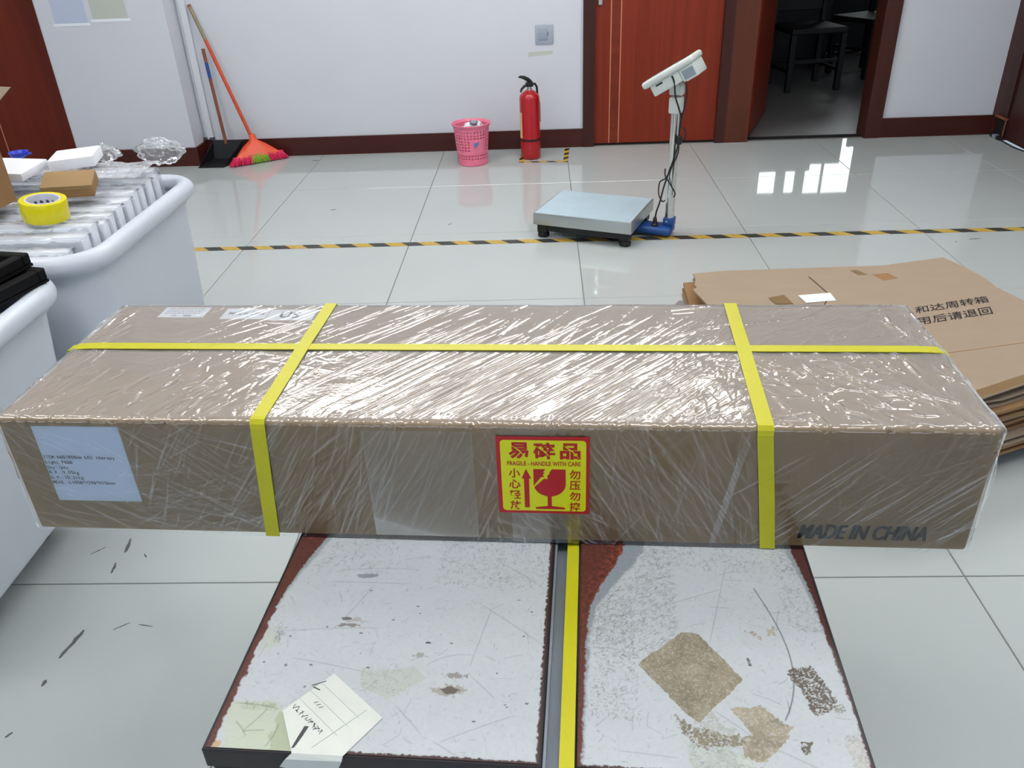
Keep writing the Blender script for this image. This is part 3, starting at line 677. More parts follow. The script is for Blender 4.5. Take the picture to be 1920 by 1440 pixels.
ribbon([(0.3165, 0.45, MZ - 0.004), (0.3165, 0.28, MZ - 0.003), (0.3165, 0.15, MZ - 0.0015), (0.3167, 0.02, MZ + 0.0005), (0.3168, -0.002, MZ + 0.0008), (0.3168, -0.012, MZ - 0.004), (0.3168, -0.016, MZ - 0.02), (0.3168, -0.016, 0.42)], (1, 0, 0), 0.0128, 0.0008).build('feed_strap', M['strap'], mac)

# paper note glued to the left plate, folded over its front edge
nt_ = empty('paper_note', (-0.306, 0.449, MZ), -0.0585, 'old handwritten paper note taped over the front edge of the left table plate', 'note')
poly = [(0.0952, 0.0860), (0.152, 0.040), (0.1265, 0.0005), (0.0815, 0.0005), (0.0595, 0.0425)]
MB().prism(poly, 0.0004, 0.0009).build('sheet', M['note'], nt_)
MB().add([(0.0815, 0.0006, 0.0009), (0.1265, 0.0006, 0.0009), (0.126, -0.003, -0.002), (0.076, -0.003, -0.003), (0.119, -0.004, -0.018), (0.07, -0.004, -0.012), (0.10, -0.0045, -0.02)],
         [(0, 1, 2, 3), (3, 2, 4, 6), (3, 6, 5)]).build('folded_edge', M['note'], nt_)
e1 = Vector((0.0568, -0.046)).normalized(); e2 = Vector((0.0357, 0.0435)).normalized(); o0 = Vector((0.0595, 0.0425))
def note_pt(a, b): q = o0 + e1 * a + e2 * b; return (q.x, q.y, 0.00105)
for b in (0.018, 0.030, 0.042): MB().tube([note_pt(0.0, b), note_pt(0.058, b)], 0.00022, 4).build('ruled_line', M['note_line'], nt_)
MB().tube([note_pt(0.052, -0.004), note_pt(0.056, 0.052)], 0.0003, 4).build('ruled_line', M['note_line'], nt_)
hw = MB()
for k in range(9):
    a = 0.005 + k * 0.0048
    for _ in range(3):
        hw.tube([note_pt(a + random.uniform(-0.002, 0.002), 0.010 + random.uniform(-0.003, 0.003)), note_pt(a + random.uniform(-0.002, 0.003), 0.010 + random.uniform(-0.003, 0.003))], 0.0003, 4)
for k in range(3): hw.tube([note_pt(0.014 + k * 0.004, 0.024), note_pt(0.016 + k * 0.004, 0.0275)], 0.0003, 4)
hw.tube([note_pt(0.006, 0.036), note_pt(-0.001, 0.022 + 0.012)], 0.0006, 4).tube([note_pt(0.002, 0.046), note_pt(-0.004, 0.034)], 0.0004, 4)
hw.build('handwriting', M['ink_grey'], nt_)
MB().add([(0.0845, 0.0275, 0.0011), (0.0885, 0.0275, 0.0011), (0.086, 0.018, 0.0011), (0.082, 0.006, 0.0011), (0.0795, 0.005, 0.0011), (0.082, 0.017, 0.0011)], [(0, 5, 4, 3, 2, 1)]).build('torn_smudge', M['ink_grey'], nt_)

# ------------------------------------------------------------------ the wrapped carton
BO = (-0.07911, 0.71656, 0.66554); BYAW = -0.05335
L_, W_, H_ = 1.056, 0.295, 0.1572
pk = empty('wrapped_carton', BO, BYAW, 'long brown carton wrapped in clear stretch film with yellow straps on the machine table', 'carton')
cb = MB().bbox((-L_ / 2, 0.0012, 0.001), (L_ / 2, W_ - 0.0012, H_ - 0.0012), 0.004, 3).build('cardboard_box', M['kraft'], pk, smooth=40)
MB().box((-L_ / 2 + 0.01, W_ / 2 - 0.0007, H_ - 0.0012), (L_ / 2 - 0.01, W_ / 2 + 0.0007, H_ - 0.00105)).build('lid_seam', M['kraft_dark'], cb)

# stretch film: one sheet over front, top and back, with modelled creases
res = 0.00115
LF = L_ + 0.010
xs = np.arange(-LF / 2, LF / 2 + res / 2, res)
rc = 0.006
off = 0.0012
def film_profile():
    """list of (s, y, z, ny, nz) from the front foot over the top to the back foot"""
    out = []; hf = H_ - rc; s = 0
    n = int(hf / res)
    for i in range(n): z = hf * i / n; out.append((z, 0, z, -1, 0))
    na = 10
    for i in range(na): a = math.pi / 2 * i / na; out.append((hf + rc * a, rc - rc * math.cos(a), hf + rc * math.sin(a), -math.cos(a), math.sin(a)))
    wt = W_ - 2 * rc; n = int(wt / res); s1 = hf + rc * math.pi / 2
    for i in range(n): y = rc + wt * i / n; out.append((s1 + wt * i / n, y, H_, 0, 1))
    s2 = s1 + wt
    for i in range(na): a = math.pi / 2 * i / na; out.append((s2 + rc * a, W_ - rc + rc * math.sin(a), hf + rc * math.cos(a), math.sin(a), math.cos(a)))
    s3 = s2 + rc * math.pi / 2
    for i in range(9): z = hf * (1 - i / 8); out.append((s3 + hf * i / 8, W_, z, 1, 0))
    return np.array(out)
FP = film_profile(); SS = FP[:, 0]
SE = H_ - rc + rc * math.pi / 4      # s of the front top edge
SX, XX = np.meshgrid(SS, xs, indexing='ij')
Hh = (fbm(XX, SX, 12, 2, 101) - 0.5) * 0.0016 + (fbm(XX, SX, 60, 2, 111) - 0.5) * 0.0003
HZ = 0.004 + 0.035 * np.clip(fbm(XX, SX, 9, 3, 121) - 0.42, 0, 1)
def crease(x, s, ang, ln, wd, h, hz=0.0, curve=0.0):
    global Hh, HZ
    ca, sa = math.cos(ang), math.sin(ang)
    ex = abs(ca) * ln / 2 + 4 * wd + abs(curve) * ln * ln; es = abs(sa) * ln / 2 + 4 * wd + abs(curve) * ln * ln
    i0, i1 = np.searchsorted(SS, [s - es, s + es]); j0, j1 = np.searchsorted(xs, [x - ex, x + ex])
    if i1 - i0 < 2 or j1 - j0 < 2: return
    S2 = SX[i0:i1, j0:j1] - s; X2 = XX[i0:i1, j0:j1] - x
    u = X2 * ca + S2 * sa; v = -X2 * sa + S2 * ca - curve * (u * u)
    t = np.clip(1 - (2 * u / ln) ** 2, 0, 1); t = np.sqrt(t)
    g = np.exp(-(v / wd) ** 2) * t
    Hh[i0:i1, j0:j1] += h * g
    if hz: HZ[i0:i1, j0:j1] += hz * np.exp(-(v / (wd * 0.45)) ** 2) * t
rc_ = random.Random(21)
def zone(n, x0, x1, s0, s1, ang, spread, l0, l1, h0, h1, w0=0.0009, w1=0.0019, hz=0.0, curve=0.0):
    for _ in range(n):
        a = R_(rc_.gauss(ang, spread))
        crease(rc_.uniform(x0, x1), rc_.uniform(s0, s1), a, rc_.uniform(l0, l1), rc_.uniform(w0, w1), rc_.uniform(h0, h1) * rc_.choice((1, 1, 1, -0.7)), hz * rc_.uniform(0.2, 1), rc_.gauss(0, curve))
st = SE
# lid
zone(150, -0.14, 0.25, st + 0.005, st + 0.19, 49, 1.8, 0.08, 0.24, 0.0002, 0.00045, 0.0007, 0.0014)
zone(110, -0.08, 0.24, st + 0.0, st + 0.10, 48, 2.5, 0.05, 0.16, 0.0003, 0.0006, 0.0008, 0.0015)
zone(80, -0.40, 0.0, st + 0.17, st + 0.295, 46, 4, 0.04, 0.14, 0.0002, 0.0005, 0.0007, 0.0014)
zone(40, -0.5, -0.2, st + 0.12, st + 0.29, -18, 8, 0.04, 0.14, 0.0001, 0.00025, hz=0.10)
zone(60, -0.52, -0.30, st + 0.0, st + 0.10, 62, 14, 0.015, 0.06, 0.0005, 0.0013, 0.0010, 0.0024)
zone(120, -0.40, -0.20, st + 0.0, st + 0.16, 55, 22, 0.008, 0.04, 0.0002, 0.0005)
zone(160, 0.19, 0.31, st + 0.0, st + 0.16, 60, 20, 0.006, 0.03, 0.0002, 0.0005)
zone(95, 0.30, 0.48, st + 0.0, st + 0.16, -38, 24, 0.015, 0.06, 0.0005, 0.0013, 0.0012, 0.0028, curve=7)
zone(60, 0.33, 0.47, st + 0.04, st + 0.15, 40, 30, 0.010, 0.03, 0.0003, 0.0008, curve=8)
zone(120, 0.24, 0.53, st + 0.16, st + 0.295, 40, 14, 0.012, 0.08, 0.0002, 0.0005)
zone(90, 0.0, 0.30, st + 0.18, st + 0.295, 62, 14, 0.02, 0.10, 0.00015, 0.0004)
zone(360, -0.53, 0.53, st - 0.006, st + 0.014, 82, 28, 0.005, 0.016, 0.00015, 0.00045)
zone(60, 0.47, 0.53, st + 0.0, st + 0.28, 85, 20, 0.02, 0.06, 0.0003, 0.001)
zone(60, -0.53, -0.48, st + 0.0, st + 0.28, 75, 20, 0.02, 0.06, 0.0003, 0.001)
# front
zone(70, -0.52, -0.26, 0.0, 0.15, -30, 12, 0.05, 0.16, 0.00015, 0.0005, hz=0.22)
zone(90, -0.40, -0.24, 0.0, 0.10, 14, 14, 0.03, 0.10, 0.0002, 0.0005, hz=0.14, curve=3)
zone(160, -0.38, -0.10, 0.0, 0.15, 58, 14, 0.02, 0.10, 0.00015, 0.0005, hz=0.20)
zone(150, -0.25, 0.02, 0.0, 0.15, 61, 7, 0.05, 0.15, 0.0002, 0.0005, hz=0.16)
zone(160, 0.02, 0.30, 0.0, 0.15, 112, 16, 0.02, 0.12, 0.0001, 0.0003, hz=0.16)
zone(60, 0.13, 0.30, 0.0, 0.15, -58, 8, 0.06, 0.18, 0.0001, 0.0003, hz=0.18)
zone(60, 0.0, 0.14, 0.0, 0.045, -35, 25, 0.01, 0.06, 0.0002, 0.0005, hz=0.3)
zone(46, 0.30, 0.53, 0.0, 0.10, 43, 5, 0.06, 0.16, 0.0001, 0.0004, hz=0.34)
zone(60, 0.30, 0.53, 0.02, 0.15, 30, 40, 0.02, 0.09, 0.0002, 0.0006, hz=0.10, curve=4)
for k in range(5): crease(0.270 + 0.0015 * (k - 2), 0.074, R_(79.5), 0.165 - 0.01 * abs(k - 2), 0.0012, 0.0003, 0.28)
HZ += 0.20 * np.clip((SX - SE + 0.002) / 0.006, 0, 1)  # painted veil on lid and back, standing in for reflected ceiling light
HZ *= np.where((XX > 0.34) & (XX < 0.495) & (SX > 0.008) & (SX < 0.042), 0.3, 0.75)
HZ = np.clip(HZ, 0, 0.6)
AD = (np.clip(np.abs(Hh) * 1.0, 0, 0.0016))
Nn = FP[:, 3:5]
disp = off + np.maximum(Hh + 0.0006, -0.0006)
endk = np.clip((np.abs(XX) - (LF / 2 - 0.008)) / 0.008, 0, 1)
inset = (1 - np.sqrt(np.clip(1 - endk ** 2, 0, 1))) * 0.007
PX = XX + (fbm(SX, XX * 0, 40, 2, 7) - 0.5) * 0.006 * endk
PY = FP[:, 1][:, None] + Nn[:, 0][:, None] * (disp - inset); PZ = FP[:, 2][:, None] + Nn[:, 1][:, None] * (disp - inset)
PZ = np.maximum(PZ, 0.0008)
fm = grid_mesh('stretch_film', np.stack([PX, PY, PZ], -1), True)
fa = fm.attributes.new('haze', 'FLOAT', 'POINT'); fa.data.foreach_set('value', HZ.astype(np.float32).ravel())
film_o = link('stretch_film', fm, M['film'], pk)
# loose film gathered at the two ends
for s in (-1, 1):
    yy = np.linspace(0.004, W_ - 0.004, 60); zz = np.linspace(0.004, H_ - 0.004, 34); ZZ, YY = np.meshgrid(zz, yy, indexing='ij')
    bul = 0.006 + 0.006 * fbm(YY, ZZ, 30, 3, 60 + s); edge = np.minimum(np.minimum(YY - 0.004, W_ - 0.004 - YY), np.minimum(ZZ - 0.004, H_ - 0.004 - ZZ))
    bx_ = L_ / 2 + 0.003 + bul * np.clip(edge / 0.02, 0, 1) ** 0.6
    P = np.stack([s * bx_, YY, ZZ], -1)
    if s > 0: P = P[::-1]
    ge = grid_mesh('end_film', P, True); ga = ge.attributes.new('haze', 'FLOAT', 'POINT'); ga.data.foreach_set('value', np.full(YY.size, 0.10, np.float32))
    link('end_film', ge, M['film'], pk)

ZT = H_ + 0.0030      # straps lie on the film
# lengthwise strap, then the two crosswise straps over it
def lay(x): return 0.0
ly = 0.1655
pts = [(-L_ / 2 - 0.0095, ly, 0.03), (-L_ / 2 - 0.0095, ly, H_ - 0.01), (-L_ / 2 - 0.006, ly, H_ - 0.001), (-L_ / 2 + 0.004, ly, ZT - 0.001)] + [(x, ly, ZT) for x in np.linspace(-0.5, 0.5, 9)] + [(L_ / 2 - 0.004, ly, ZT - 0.001), (L_ / 2 + 0.006, ly, H_ - 0.002), (L_ / 2 + 0.0095, ly, H_ - 0.012), (L_ / 2 + 0.0095, ly, 0.03)]
ribbon(pts, (0, -1, 0), 0.0150, 0.0008).build('lengthwise_strap', M['strap'], pk)
FY = -0.0032
def cross_strap(xb, xt, xt2):
    """xb at the front foot, xt at the front top edge, xt2 at the back edge"""
    p = [(xb, FY, 0.0015), (xb + (xt - xb) * 0.5, FY, 0.078), (xt, FY, H_ - 0.008), (xt, FY + 0.0008, H_ - 0.002), (xt, 0.001, ZT - 0.0005), (xt, 0.006, ZT + 0.0002)]
    p += [(xt + (xt2 - xt) * t, W_ * t, ZT + 0.0002 + 0.0012 * math.exp(-((W_ * t - ly) / 0.03) ** 2)) for t in (0.15, 0.35, 0.5, 0.56, 0.62, 0.8, 0.95)]
    p += [(xt2, W_ - 0.001, ZT), (xt2, W_ + 0.003, H_ - 0.003), (xt2, W_ + 0.0032, 0.02)]
    return ribbon(p, (-1, 0, 0), 0.0162, 0.0008)
cross_strap(-0.2412, -0.2300, -0.2300).build('crosswise_strap', M['strap'], pk)
cross_strap(0.3178, 0.2990, 0.3058).build('crosswise_strap', M['strap'], pk)

# front address label (under the film)
fy = 0.0006
lab = MB().box((-0.4893, fy - 0.0004, 0.0453), (-0.3892, fy + 0.0006, 0.1477)).build('product_label', M['paper_blue'], pk); lab['label'] = 'white product label with printed lines under the film'
tx = MB()
rows = ['ITEM:660/850nm LED therapy', 'Light P600', 'Qty:1pcs', 'N.W.:9.05kg', 'G.W.:10.31kg', 'MEAS.:L1056*W296*H156mm']
for k, r in enumerate(rows):
    z = 0.1045 - k * 0.00705
    text_mono(tx, r, -0.4885, z, 0.00325, 0.0042, 0, 0.012)
tx.v = [(x, fy - 0.0007, y) for x, y, _ in tx.v]
tx.build('lettering', M['ink'], lab)
# MADE IN CHINA stamp
tx = MB()
for q in (-0.0008, -0.0004, 0.0, 0.0004, 0.0008): text_fit(tx, 'MADE IN CHINA', 0.3490 + q, 0.0140, 0.4825 + q, 0.0338, q * 0.02, 0.012, 0.16)
tx.v = [(x, fy - 0.0002 + z, y) for x, y, z in tx.v]
tx.build('stamped_lettering', M['stamp'], pk)
# clear tape patches on the front
tpm = film_mat('clear_tape', gain=0.5, rough=0.2, haze_attr=False, base_haze=0.006, bump=0.0)
for a, b, c, d in ((-0.118, 0.0, 0.008, 0.150), (0.038, 0.103, 0.003, 0.045), (0.03, 0.11, 0.12, 0.156)):
    MB().box((a, -0.0034, c), (b, -0.0031, d)).build('clear_tape', tpm, pk)
# lid stickers (under the film)
zt = H_ - 0.0012
def lid_sticker(x0, y0, x1, y1, m): return MB().box((x0, y0, zt - 0.0002), (x1, y1, zt + 0.0004)).build('sticker', m, pk)
s1 = lid_sticker(-0.463, 0.2575, -0.3985, 0.2890, M['paper']); tx = MB()
for k in range(4):
    xq = -0.457
    while xq < -0.410 + 0.003 * (k % 2):
        wq = random.uniform(0.002, 0.006); tx.box((xq, 0.2842 - k * 0.0050, zt + 0.0004), (xq + wq, 0.2852 - k * 0.0050, zt + 0.0006)); xq += wq + 0.0012
text_fit(tx, 'CE', -0.445, 0.2605, -0.438, 0.2645, zt + 0.0006, 0.02); tx.box((-0.428, 0.2612, zt + 0.0004), (-0.417, 0.2638, zt + 0.0006))
tx.build('lettering', M['ink_grey'], s1)
s2 = lid_sticker(-0.3735, 0.2525, -0.3110, 0.2850, M['paper']); tx = text_fit(MB(), 'Made in China', -0.366, 0.2650, -0.316, 0.2745, zt + 0.0006, 0.01); tx.build('lettering', M['ink'], s2)
s3 = lid_sticker(-0.3100, 0.2485, -0.2455, 0.2818, M['paper']); tx = text_fit(MB(), 'US', -0.293, 0.256, -0.266, 0.274, zt + 0.0006, 0.03); tx.build('lettering', M['ink'], s3)

# FRAGILE label stuck on the film
fl_y = -0.0036
fl = empty('fragile_label', (0.0735, fl_y, 0.0948), 0); fl.parent = pk; fl['label'] = 'red and yellow fragile sticker with a broken glass symbol'
def flat(mb, dy):   # x,y drawing -> upright on the front face
    mb.v = [(x, -dy + z, y) for x, y, z in mb.v]; return mb
MB().box((-0.049, -0.0003, -0.0501), (0.049, 0.0003, 0.0501)).build('backing', M['red_ink'], fl)
# drawing space: u 0..1, v 0..1 of the sticker (v down), from the photograph
def D_(u, v): return (-0.049 + 0.098 * u, 0.0501 - 0.1002 * v)
def fbox(u0, v0, u1, v1): a = D_(u0, v1); b = D_(u1, v0); return a[0], a[1], b[0], b[1]
a = fbox(0.045, 0.04, 0.965, 0.965)
flat(MB().prism([p[:2] for p in rrect(a[0], a[1], a[2], a[3], 0.004, 0)], 0, 0.0001), 0.0005).build('yellow_field', M['yellow_ink'], fl)
tx = MB()
for ch, u0, u1, v0, v1 in (('易', 0.13, 0.35, 0.065, 0.275), ('碎', 0.40, 0.635, 0.065, 0.275), ('品', 0.685, 0.905, 0.07, 0.275)): text_fit(tx, ch, *fbox(u0, v0, u1, v1), 0, 0.033)
text_fit(tx, 'FRAGILE - HANDLE WITH CARE', *fbox(0.115, 0.305, 0.905, 0.362), 0, 0.018)
for k, ch in enumerate('小心轻放'): text_fit(tx, ch, *fbox(0.125, 0.40 + k * 0.143, 0.25, 0.52 + k * 0.143), 0, 0.018)
for k, ch in enumerate('勿压勿摔'): text_fit(tx, ch, *fbox(0.785, 0.41 + k * 0.143, 0.905, 0.53 + k * 0.143), 0, 0.018)
flat(tx, 0.0008).build('lettering', M['red_ink'], fl)
ar = MB(); ar.prism([D_(*q) for q in ((0.265, 0.53), (0.315, 0.405), (0.37, 0.53), (0.345, 0.53), (0.345, 0.92), (0.29, 0.92), (0.29, 0.53))][::-1], 0, 0.0001)
flat(ar, 0.0008).build('up_arrow', M['red_ink'], fl)
gl_ = MB(); q = [(0.395, 0.405), (0.395, 0.64)] 
bowl = [(0.395, 0.405), (0.395, 0.60)] + [(0.57 + 0.175 * math.cos(R_(t)), 0.60 + 0.165 * math.sin(R_(t))) for t in range(170, 112, -10)] + [(0.545, 0.765), (0.545, 0.895), (0.41, 0.915), (0.41, 0.938), (0.735, 0.938), (0.735, 0.915), (0.59, 0.895), (0.59, 0.765)] + [(0.57 + 0.175 * math.cos(R_(t)), 0.60 + 0.165 * math.sin(R_(t))) for t in range(70, -1, -10)] + [(0.745, 0.405), (0.595, 0.405), (0.565, 0.455), (0.578, 0.455), (0.545, 0.49), (0.55, 0.535), (0.51, 0.53), (0.40, 0.645)]
gl_.prism([D_(*q) for q in ([(0.405, 0.65)] + [(0.57 + 0.175 * math.cos(R_(t)), 0.60 + 0.165 * math.sin(R_(t))) for t in range(160, 108, -10)] + bowl[8:])], 0, 0.0001)
gl_.prism([D_(*q) for q in ((0.395, 0.405), (0.395, 0.625), (0.475, 0.51), (0.515, 0.50), (0.495, 0.48), (0.515, 0.45), (0.50, 0.445), (0.525, 0.405))], 0, 0.0001)
flat(gl_, 0.0008).build('broken_glass', M['red_ink'], fl)
ck = MB()
for p, q in (((0.14, 0.085), (0.33, 0.27)), ((0.40, 0.09), (0.60, 0.27)), ((0.70, 0.085), (0.90, 0.27))):
    d = Vector((q[0] - p[0], q[1] - p[1])).normalized(); n = Vector((-d.y, d.x)) * 0.007; m_ = ((p[0] + q[0]) / 2 + 0.012, (p[1] + q[1]) / 2 - 0.012)
    ck.prism([D_(p[0], p[1]), D_(m_[0] - n.x, m_[1] - n.y), D_(q[0], q[1]), D_(m_[0] + n.x, m_[1] + n.y)], 0, 0.0001)
flat(ck, 0.0010).build('crack_line', M['yellow_ink'], fl)

# ------------------------------------------------------------------ floor markings
hz = MB().box((-2.45, -0.022, 0), (2.15, 0.022, 0.0006)).build('hazard_tape', M['hazard'], None, (0.50, 3.468, 0.0002), (0, 0, -0.004))
tag(hz, 'long black and yellow hazard tape line across the floor', 'floor tape')
hs = empty('hazard_square', (-0.118, 4.775, 0.0002), -0.06, 'black and yellow taped corner on the floor around the fire extinguisher', 'floor tape')
MB().box((-0.02, -0.012, 0), (0.262, 0.012, 0.0005)).build('tape_strip', M['hazard2'], hs)
for x, l in ((-0.008, 0.30), (0.250, 0.30)):
    MB().box((0, -0.014, 0.0005), (l, 0.014, 0.0010)).build('tape_strip', M['hazard2'], hs, (x, 0, 0), (0, 0, R_(90)))
def scuff(pts, wd, label):
    v = []; n = len(pts)
    L1 = []; R1 = []
    for k, p in enumerate(pts):
        a = Vector(pts[max(k - 1, 0)]); b = Vector(pts[min(k + 1, n - 1)]); d = (b - a).normalized(); nn = Vector((-d.y, d.x)); ww = wd * (0.25 + 0.75 * math.sin(math.pi * (k + 0.5) / n)) * random.uniform(0.7, 1.3)
        L1.append((p[0] + nn.x * ww, p[1] + nn.y * ww)); R1.append((p[0] - nn.x * ww, p[1] - nn.y * ww))
    o = MB().prism(L1 + R1[::-1], 0.0001, 0.0004).build('scuff_mark', M['scuff'], floor)
def seg(a, b, n=8, j=0.004): return [(a[0] + (b[0] - a[0]) * k / (n - 1) + random.uniform(-j, j), a[1] + (b[1] - a[1]) * k / (n - 1) + random.uniform(-j, j)) for k in range(n)]
for a, b, wd in (((-1.012, 1.505), (-1.004, 1.455), 0.004), ((-1.01, 1.42), (-1.006, 1.385), 0.0035), ((-0.985, 1.215), (-1.0, 1.14), 0.0045), ((-0.998, 1.085), (-1.002, 1.07), 0.004), ((-0.923, 1.215), (-0.895, 1.235), 0.0012),
                 ((-0.875, 1.229), (-0.842, 1.223), 0.0012), ((-0.955, 1.45), (-0.945, 1.437), 0.002), ((-1.085, 1.45), (-1.06, 1.475), 0.0012), ((-1.008, 0.955), (-1.0, 0.965), 0.003), ((-1.40, 4.945), (-1.35, 4.957), 0.010),
                 ((-0.452, 3.72), (-0.435, 3.735), 0.004), ((-1.07, 3.99), (-1.045, 4.0), 0.004), ((1.79, 3.357), (1.84, 3.362), 0.004), ((1.72, 3.33), (1.73, 3.335), 0.003), ((1.06, 0.95), (1.075, 0.93), 0.001), ((1.10, 0.80), (1.095, 0.765), 0.0012)):
    scuff(seg(a, b, 7, wd * 0.35), wd, None)

# ------------------------------------------------------------------ things on the wall
so = empty('wall_socket', (0.0225, Y1, 0.6435), 0, 'square grey-blue plate on the white wall above the fire extinguisher', 'socket')
MB().bbox((-0.052, -0.008, -0.052), (0.052, 0, 0.052), 0.004).build('plate', M['socket'], so, smooth=40)
MB().bbox((-0.036, -0.011, -0.030), (0.018, -0.008, 0.030), 0.002).build('rocker', pmat('socket_insert', (148, 158, 172), 0.4), so, smooth=40)
MB().box((0.018, -0.0095, -0.006), (0.024, -0.008, 0.014)).build('slot', pmat('socket_slot', (110, 120, 150), 0.5), so)
ps = MB().prism([(-0.075, 0), (0.07, 0.012), (0.068, 0.03), (-0.07, 0.026)], 0, 0.0006).build('tape_scrap', M['notice_g'], None, (0.0, Y1 - 0.0003, 0.525), (R_(90), 0, 0))
tag(ps, 'faint strip of old tape on the wall below the grey plate', 'tape scrap')
for nm, x0, x1, z0, m, lb in (('wall_notice', -2.712, -2.525, 0.806, M['notice_b'], 'pale blue paper notice on the pillar'), ('wall_notice', -2.492, -2.292, 0.822, M['notice_g'], 'faded greenish paper notice on the pillar, right of the blue one')):
    t = empty(nm, ((x0 + x1) / 2, 4.925, z0), 0, lb, 'notice', 'notices on the pillar')
    h = (x1 - x0) / 2
    MB().box((-h, -0.0012, 0), (h, 0, 0.28)).build('sheet', m, t)
    MB().box((-h - 0.012, -0.0016, -0.008), (h + 0.012, -0.0012, 0.006)).build('tape', M['paper'], t)
tr = empty('cable_trunking', (-2.028, Y1, 0.118), 0, 'white vertical cable trunking in the corner beside the pillar', 'cable trunking')
MB().bbox((-0.028, -0.022, 0), (0.012, 0, ZC - 0.13), 0.003).build('duct', M['wall'], tr)
MB().tube([(-0.035, -0.012, 0.0), (-0.035, -0.012, ZC - 0.14)], 0.006, 8).build('conduit', M['wall'], tr, smooth=40)
for x in (-0.036, 0.002): MB().bbox((x - 0.012, -0.03, -0.004), (x + 0.012, -0.002, 0.012), 0.002).build('clip', M['ink_grey'], tr)

# ------------------------------------------------------------------ broom and dustpan
br = empty('broom', (-1.72, 4.96, 0), 0, 'orange broom with pink and green bristles leaning on the wall', 'broom')
top = Vector((-1.992, 5.068, 0.872)) - Vector((-1.72, 4.96, 0)); nk = Vector((-1.745, 4.985, 0.128)) - Vector((-1.72, 4.96, 0))
def along(t): return tuple(nk + (top - nk) * t)
MB().tube([along(0.0), along(0.35), along(0.75)], 0.0105, 12).build('orange_handle', M['orange_pole'], br, smooth=40)
MB().tube([along(0.748), along(0.87), along(0.985)], 0.0100, 12).build('bare_handle_end', M['bare_pole'], br, smooth=40)
MB().tube([along(0.985), along(1.0)], 0.0106, 12).build('end_cap', M['brown_pole'], br, smooth=40)
# head: base line along the floor from front-left to back-right
hl = Vector((-1.842, 4.866, 0.0)) - Vector((-1.72, 4.96, 0)); hr = Vector((-1.59, 5.03, 0.0)) - Vector((-1.72, 4.96, 0))
hd_ = (hr - hl).normalized(); hn = Vector((-hd_.y, hd_.x, 0)); wdt = (hr - hl).length
rings = []
for t, z, hw_, th in ((0, 0.16, 0.016, 0.014), (0.2, 0.128, 0.022, 0.016), (0.5, 0.098, 0.07, 0.018), (0.8, 0.062, 0.115, 0.020), (1.0, 0.045, 0.135, 0.021)):
    c = nk * (1 - t) + ((hl + hr) / 2) * t; c = Vector((c.x, c.y, z))
    rings.append([tuple(c + hd_ * (hw_ * sx) + hn * (th * sy)) for sx, sy in ((-1, -0.6), (-0.6, -1), (0.6, -1), (1, -0.6), (1, 0.6), (0.6, 1), (-0.6, 1), (-1, 0.6))])
MB().loft(rings).build('head', M['orange'], br, smooth=50)
def bristles(t0, t1, n, m, seed):
    rr = random.Random(seed); mb = MB()
    for _ in range(n):
        t = rr.uniform(t0, t1); s = rr.uniform(-0.9, 0.9)
        a = hl * (1 - t) + hr * t
        c = (t - 0.5) * 2
        p0 = a * 0.96 + ((hl + hr) / 2) * 0.04 + hn * (0.018 * s) + Vector((0, 0, 0.058 - 0.012 * abs(c)))
        p1 = a + hd_ * (0.022 * c + rr.gauss(0, 0.006)) + hn * (0.030 * s + rr.gauss(0, 0.005)) + Vector((0, 0, rr.uniform(0.003, 0.012)))
        mb.tube([tuple(p0), tuple((p0 + p1) / 2 + hn * rr.gauss(0, 0.002)), tuple(p1)], [0.0030, 0.0032, 0.0024], 5)
    o = mb.build('bristles', m, br, smooth=60); o['kind'] = 'stuff'
bristles(0.0, 0.36, 260, M['bristle_pink'], 1); bristles(0.36, 0.68, 240, M['bristle_green'], 2); bristles(0.68, 1.0, 260, M['bristle_pink'], 3)
for a, b in ((0.0, 0.37), (0.36, 0.69), (0.68, 1.0)):
    mb = MB(); p = [hl * (1 - t) + hr * t for t in np.linspace(a, b, 5)]
    mb.tube([tuple(q + Vector((0, 0, 0.032))) for q in p], 0.021, 10).build('bristle_bundle', M['bristle_green'] if a == 0.36 else M['bristle_pink'], br, smooth=50)

dp = empty('dustpan', (-1.955, 4.95, 0), 0, 'black long-handled dustpan standing by the pillar', 'dustpan')
# scoop: floor plate rising to a tall back, two side cheeks
MB().add([(-0.105, -0.095, 0.001), (0.050, -0.10, 0.001), (0.115, 0.055, 0.012), (-0.06, 0.055, 0.012), (-0.105, -0.095, 0.006), (0.050, -0.10, 0.006), (0.115, 0.055, 0.018), (-0.06, 0.055, 0.018)],
         [(0, 3, 2, 1), (4, 5, 6, 7), (0, 1, 5, 4), (1, 2, 6, 5), (2, 3, 7, 6), (3, 0, 4, 7)]).build('pan', M['black'], dp)
MB().add([(-0.06, 0.05, 0.012), (0.115, 0.05, 0.012), (0.135, 0.068, 0.118), (-0.048, 0.068, 0.125), (-0.06, 0.058, 0.012), (0.115, 0.058, 0.012), (0.135, 0.076, 0.118), (-0.048, 0.076, 0.125)],
         [(0, 1, 2, 3), (5, 4, 7, 6), (0, 4, 5, 1), (1, 5, 6, 2), (2, 6, 7, 3), (3, 7, 4, 0)]).build('back_plate', M['black'], dp)
for x0, x1, xt in ((-0.105, -0.06, -0.048), (0.046, 0.110, 0.130)):
    MB().add([(x0, -0.095, 0.002), (x1, 0.055, 0.012), (xt, 0.072, 0.12), (x0 + 0.004, -0.095, 0.006), (x1 + 0.005, 0.055, 0.012), (xt + 0.005, 0.072, 0.12)],
             [(0, 1, 2), (5, 4, 3), (0, 3, 4, 1), (1, 4, 5, 2), (2, 5, 3, 0)]).build('side_cheek', M['black'], dp)
h0 = Vector((0.03, 0.070, 0.10)); h1 = Vector((0.0, 0.095, 0.640))
